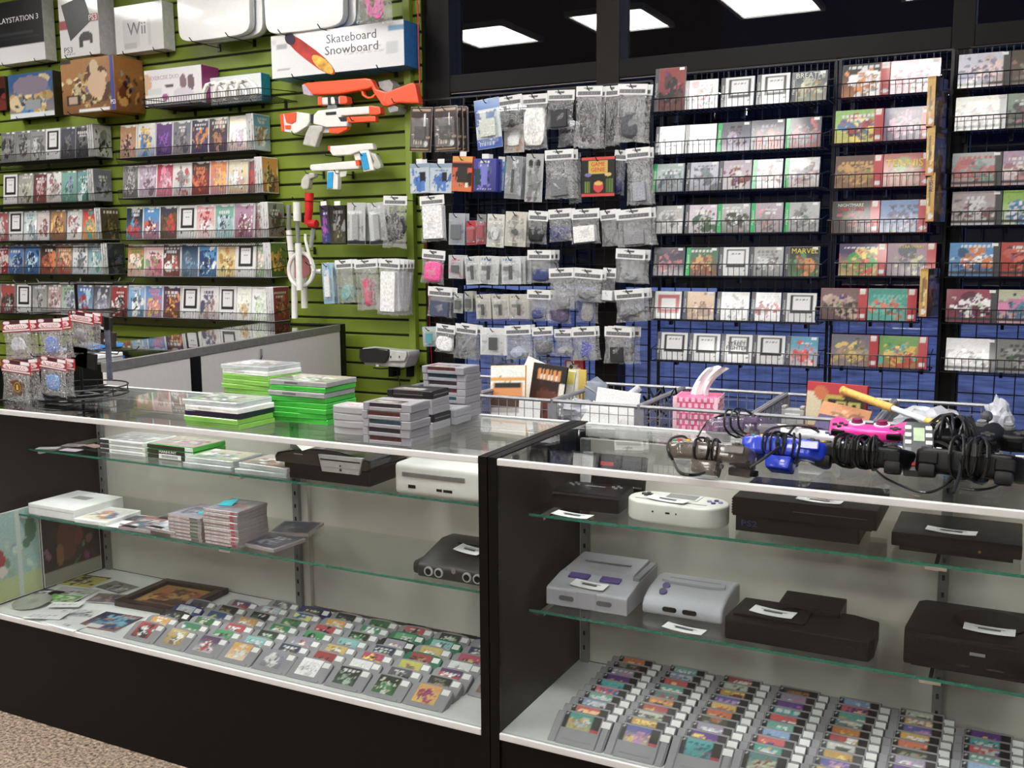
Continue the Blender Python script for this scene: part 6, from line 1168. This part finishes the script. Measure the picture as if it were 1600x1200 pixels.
for j in range(7):
    v = j/6
    for i in range(7): u = i/6-.5; P_.append((u*(.05-.02*v+.03*v*v)+.05*v*v, .012*math.sin(u*12+v*3)*(1-v*.4), .126+.085*v-.015*v*abs(u)))
g.add(P_, [(j*7+i, j*7+i+1, j*7+i+8, j*7+i+7) for j in range(6) for i in range(6)]); build('tissue', g, mat('tissue_white', 'f4f4f6', .8), T, smooth=True)
B('stand_off', -.05, .05, -.05, .05, -.03, 0, mat('pale_pink'), T)
# red carton, orange envelope, bat, crumpled plastic
inb('cardboard_carton', 'red and yellow carton standing in the basket before the blue window', 'carton', (1303, 638), 2.80, (-.1, .03, -.05), .16, .135, .03, '403018 d8c040 5a8a30 c02020', 'b82028', (), [('r', 0, 0, 1, .22, 'd02030'), ('r', .0, .2, .25, .9, 'e8d8b0'), ('e', .12, .05, .35, .35, 'e07030'), ('r', .35, .3, .95, .75, '2c2418'), ('f', .5, .36, .68, .6, 'd8c860', .04, 1), ('f', .72, .36, .9, .6, 'd8c860', .04, 1), ('r', .72, .46, .9, .5, 'd8c860')], 8)
inb('paper_envelope', 'orange envelope leaning on the red carton', 'envelope', (1312, 648), 2.70, (-.7, .15, -.1), .13, .07, .004, 'e09050 e8b080 a87040', 'd88040', (), (), 4)
inb('booklet', 'violet edged booklet under the orange envelope', 'booklet', (1310, 660), 2.66, (-.9, .12, -.1), .13, .05, .006, '4a3a78 6a5a98', '3a2a68', (), (), 2)
T = thing('toy_bat', 'toy bat with a yellow grip and white shaft leaning across the baskets', 'toy bat', oy(1380, 635, 2.6)); l = T.location; a = oy(1320, 611, 2.72); b = oy(1395, 638, 2.62); c = oy(1448, 657, 2.54); d_ = oy(1467, 664, 2.51)
build('grip', MB().tube([a-l, b-l], .0105, 12), mat('yellow_grip', 'e0ae58', .5, nz=.2, scale=90), T, smooth=True); build('shaft', MB().tube([b-l, c-l], .0075, 12), mat('shaft_white', 'e4e6ee', .25), T, smooth=True); build('tip', MB().tube([c-l, d_-l], .009, 12), mat('yellow_grip'), T, smooth=True)
build('grip_knob', MB().tube([a-l, a+(a-b).normalized()*.008-l], .012, 12), mat('yellow_grip'), T, smooth=True)
def crumple(lab, px, Y, sx, sy, sz, M, seed, name='crumpled_bag'):
    bm = bmesh.new(); bmesh.ops.create_icosphere(bm, subdivisions=3, radius=1)
    for v in bm.verts: n = noise.noise(v.co*2.2+Vector((seed, 0, 0)))*.5+abs(noise.noise(v.co*5+Vector((0, seed, 0))))*.4; v.co = Vector((v.co.x*sx, v.co.y*sy, v.co.z*sz))*(1+n)
    me = bpy.data.meshes.new(name); bm.to_mesh(me); bm.free(); me.materials.append(M); tag(obj(name, me, None, oy(*px, Y)), lab, 'bag')
crumple('crumpled clear white bag behind the toy bat', (1452, 660), 2.74, .075, .05, .035, mat('crinkle_white', 'dadce4', .2, trans=.35, coat=.8), 3)
crumple('crumpled clear bag at the right end of the last basket', (1560, 655), 2.74, .03, .03, .045, mat('crinkle_white'), 9)
crumple('crumpled clear bag at the left of the paper basket', (898, 640), 2.66, .05, .05, .03, mat('crinkle_white'), 14)
T = thing('grey_adapter', 'small grey plastic adapter in the basket left of the red carton', 'adapter', oy(1240, 645, 2.74)); build('body', MB().box(-.03, .03, -.015, .015, -.03, .012).box(-.03, -.018, -.015, .015, .012, .02).box(.018, .03, -.015, .015, .012, .02), mat('port_grey'), T, bev=.003); B('label_plate', -.02, .02, -.0162, -.015, -.01, .0, PAPER, T)
# ================= spinner rack on the far left =================
T = thing('spinner_rack', 'black wire spinner rack with red headed packets at the left end of the counter', 'rack', (-2.60, 2.22, .965)); T.location = (oz(127, 640, .965).x, 2.2, .965) if False else (oy(128, 600, 2.22).x, 2.22, .965)
g = MB()
def ring(g, r, z, n=28, rr=.003, cx=0, cy=0): g.tube([(cx+r*math.cos(2*PI*i/n), cy+r*math.sin(2*PI*i/n), z) for i in range(n+1)], rr, 5, caps=False)
ring(g, .14, .004); ring(g, .11, .012); ring(g, .14, .03, rr=.0025)
for k in range(6): a = k*PI/3; g.tube([(0, 0, .012), (.14*math.cos(a), .14*math.sin(a), .004)], .003, 5); g.tube([(.14*math.cos(a), .14*math.sin(a), .004), (.14*math.cos(a), .14*math.sin(a), .03)], .0025, 4)
build('base_rings', g, WIRE, T); build('pole', MB().cyl((0, 0, .004), .005, .36, 'z', 8), WIRE, T)
for z in (.14, .27, .36):
    g = MB(); ring(g, .06, z, 16, .0025)
    for k in range(8): a = k*PI/4; g.tube([(0, 0, z), (.17*math.cos(a), .17*math.sin(a), z), (.18*math.cos(a), .18*math.sin(a), z+.012)], .0022, 4)
    build('hook_tier', g, WIRE, T); B('black_sign', -.045, .045, -.03, -.027, .10, .17, BLK2, T, rot=(0, .15, 0)); 
NP = [('r', 0, .0, 1, .3, '4a2026'), ('e', .04, .02, .3, .3, 'f6dde0'), ('r', .68, .02, .98, .28, 'f4f4f4'), ('e', .06, .34, .3, .78, 'f4eaea'), ('e', .7, .34, .94, .78, 'f4eaea'), ('r', .18, .34, .82, .78, 'f4eaea'), ('r', .16, .43, .84, .69, 'c8203a'), ('r', 0, .84, 1, .9, 'f4eaea')]
HP = printmesh(1, 1, paint(30, 20, 'a01c30', 2, NP, 0), P_GLOSS, 'header_card')
lt = mat('pill_lettering', 'f4eaea', .5)
def npk(lab, px, col, ck, nb=1, Y=2.06, rz=.0, sx=1):
    x0, y0, x1, y1 = px; a, b = oy(x0, y0, Y), oy(x1, y1, Y); w = b.x-a.x; h = a.z-b.z; hh = h*.30
    for k in range(nb+1):
        T = thing('hanging_packet', lab if k == 0 else '%s spare behind %s' % (ORD[k-1], lab.replace(' a ', ' ').replace(' the ', ' ')), 'packet', ((a.x+b.x)/2+.008*k, Y+.022*k, a.z), (0, rnd.uniform(-.12, .12), rz), 'red headed packets on the spinner rack')
        B('header_card', -w/2, w/2, -.001, .001, -hh, 0, rp, T); o = obj('header_print', HP, T, (0, -.0014, -hh)); o.scale = (w*.98, 1, hh)
        text('Nintendo', w*.17, lt, T, (w*.02, -.0022, -hh*.55))
        o = obj('bag', BAGM[k], T, (0, 0, -hh)); o.scale = (w*.96, .018, h-hh)
        if k == 0: c = obj('contents', content(ck, col), T, (0, 0, -hh-(h-hh)*.5)); c.scale = (w*.5, .012, (h-hh)*.6)
npk('red headed packet with a clear part, upper left on the spinner', (2, 500, 50, 562), 'b8bcc4', 'lump'); npk('red headed packet with blue and red parts, upper middle on the spinner', (57, 497, 101, 562), '5a7ac0', 'pad'); npk('red headed packet with round silver parts, upper right on the spinner', (107, 487, 150, 545), '8a8a90', 'lump', 1, 2.16)
npk('red headed packet with a gold and brown coin, lower left on the spinner', (2, 562, 52, 630), '5a3020', 'pad', 1, 2.04); npk('red headed packet with blue and red parts, lower middle on the spinner', (62, 558, 108, 620), '5a8ac8', 'pad', 1, 2.05)
c = oy(28, 605, 2.02); T = thing('gold_coin', 'brown disc with a ring of gold dots in the lower left packet', 'coin', c, (PI/2, 0, 0)); build('disc', MB().cyl((0, 0, 0), .0175, .002, 'z', 24), mat('coin_brown', '5a3a22', .5), T); g = MB()
for k in range(16): a = k*PI/8; g.cyl((.0145*math.cos(a), .0145*math.sin(a), .002), .0016, .001, 'z', 6)
build('gold_dots', g, mat('gold_paint', 'd8b850', .35, .4), T); B('centre_bar', -.004, .004, -.008, .008, .002, .003, mat('gold_paint'), T)
T = thing('hanging_strap', 'grey lanyard strip hanging at the right of the spinner', 'strap', oy(170, 560, 2.22)); l = T.location; build('strip', MB().box(-.011, .011, -.002, .002, -.07, .09), mat('lanyard_grey', '5c6070', .5, nz=.4), T); build('clip', MB().box(-.006, .006, -.004, .004, .09, .13), WIRE, T)
for i, (px, c_) in enumerate((((140, 492, 172, 520), '2a2a2c'), ((145, 515, 178, 540), '3a3030'), ((112, 548, 148, 575), '141414'))):
    a, b = oy(px[0], px[1], 2.30), oy(px[2], px[3], 2.30); T = thing('small_packet', ('upper', 'middle', 'lowest')[i]+' small dark packet on the right of the spinner', 'packet', ((a.x+b.x)/2, 2.30, b.z), (0, .15, 0)); obj('card', boxmesh(b.x-a.x, .01, a.z-b.z, mat('card_'+c_, c_, .5), .001), T); B('white_sticker', 0, .014, -.001, 0, .012, .02, PAPER, T)
# ================= goods on the return counter =================
RZ = rc.rotation_euler.z
def onrc(u, v, z=1.036): return rc.matrix_basis @ Vector((u, v, z))
bpy.context.view_layer.update()
for i, (v, u, z) in enumerate(((.25, -.3, 0), (.3, -.27, .016))):
    p = onrc(u, v, 1.036+z); T = thing('game_case', ('lower', 'upper')[i]+' blue game case lying at the near end of the return counter', 'game', p, (0, 0, RZ+.9), 'blue cases'); obj('case', flatcase(mat('blue_case', '3a8ad0', .3, coat=.5))[0], T); flat('cover', T, .18, .12, ('4a90d8 9ce', '3a80c8 cde 222')[i], (0, .0675, .0142))
T = thing('game_case', 'white game case lying flat at the near edge of the return counter', 'game', onrc(-.1, .12), (0, 0, RZ+1.5)); obj('case', flatcase(wcs)[0], T)
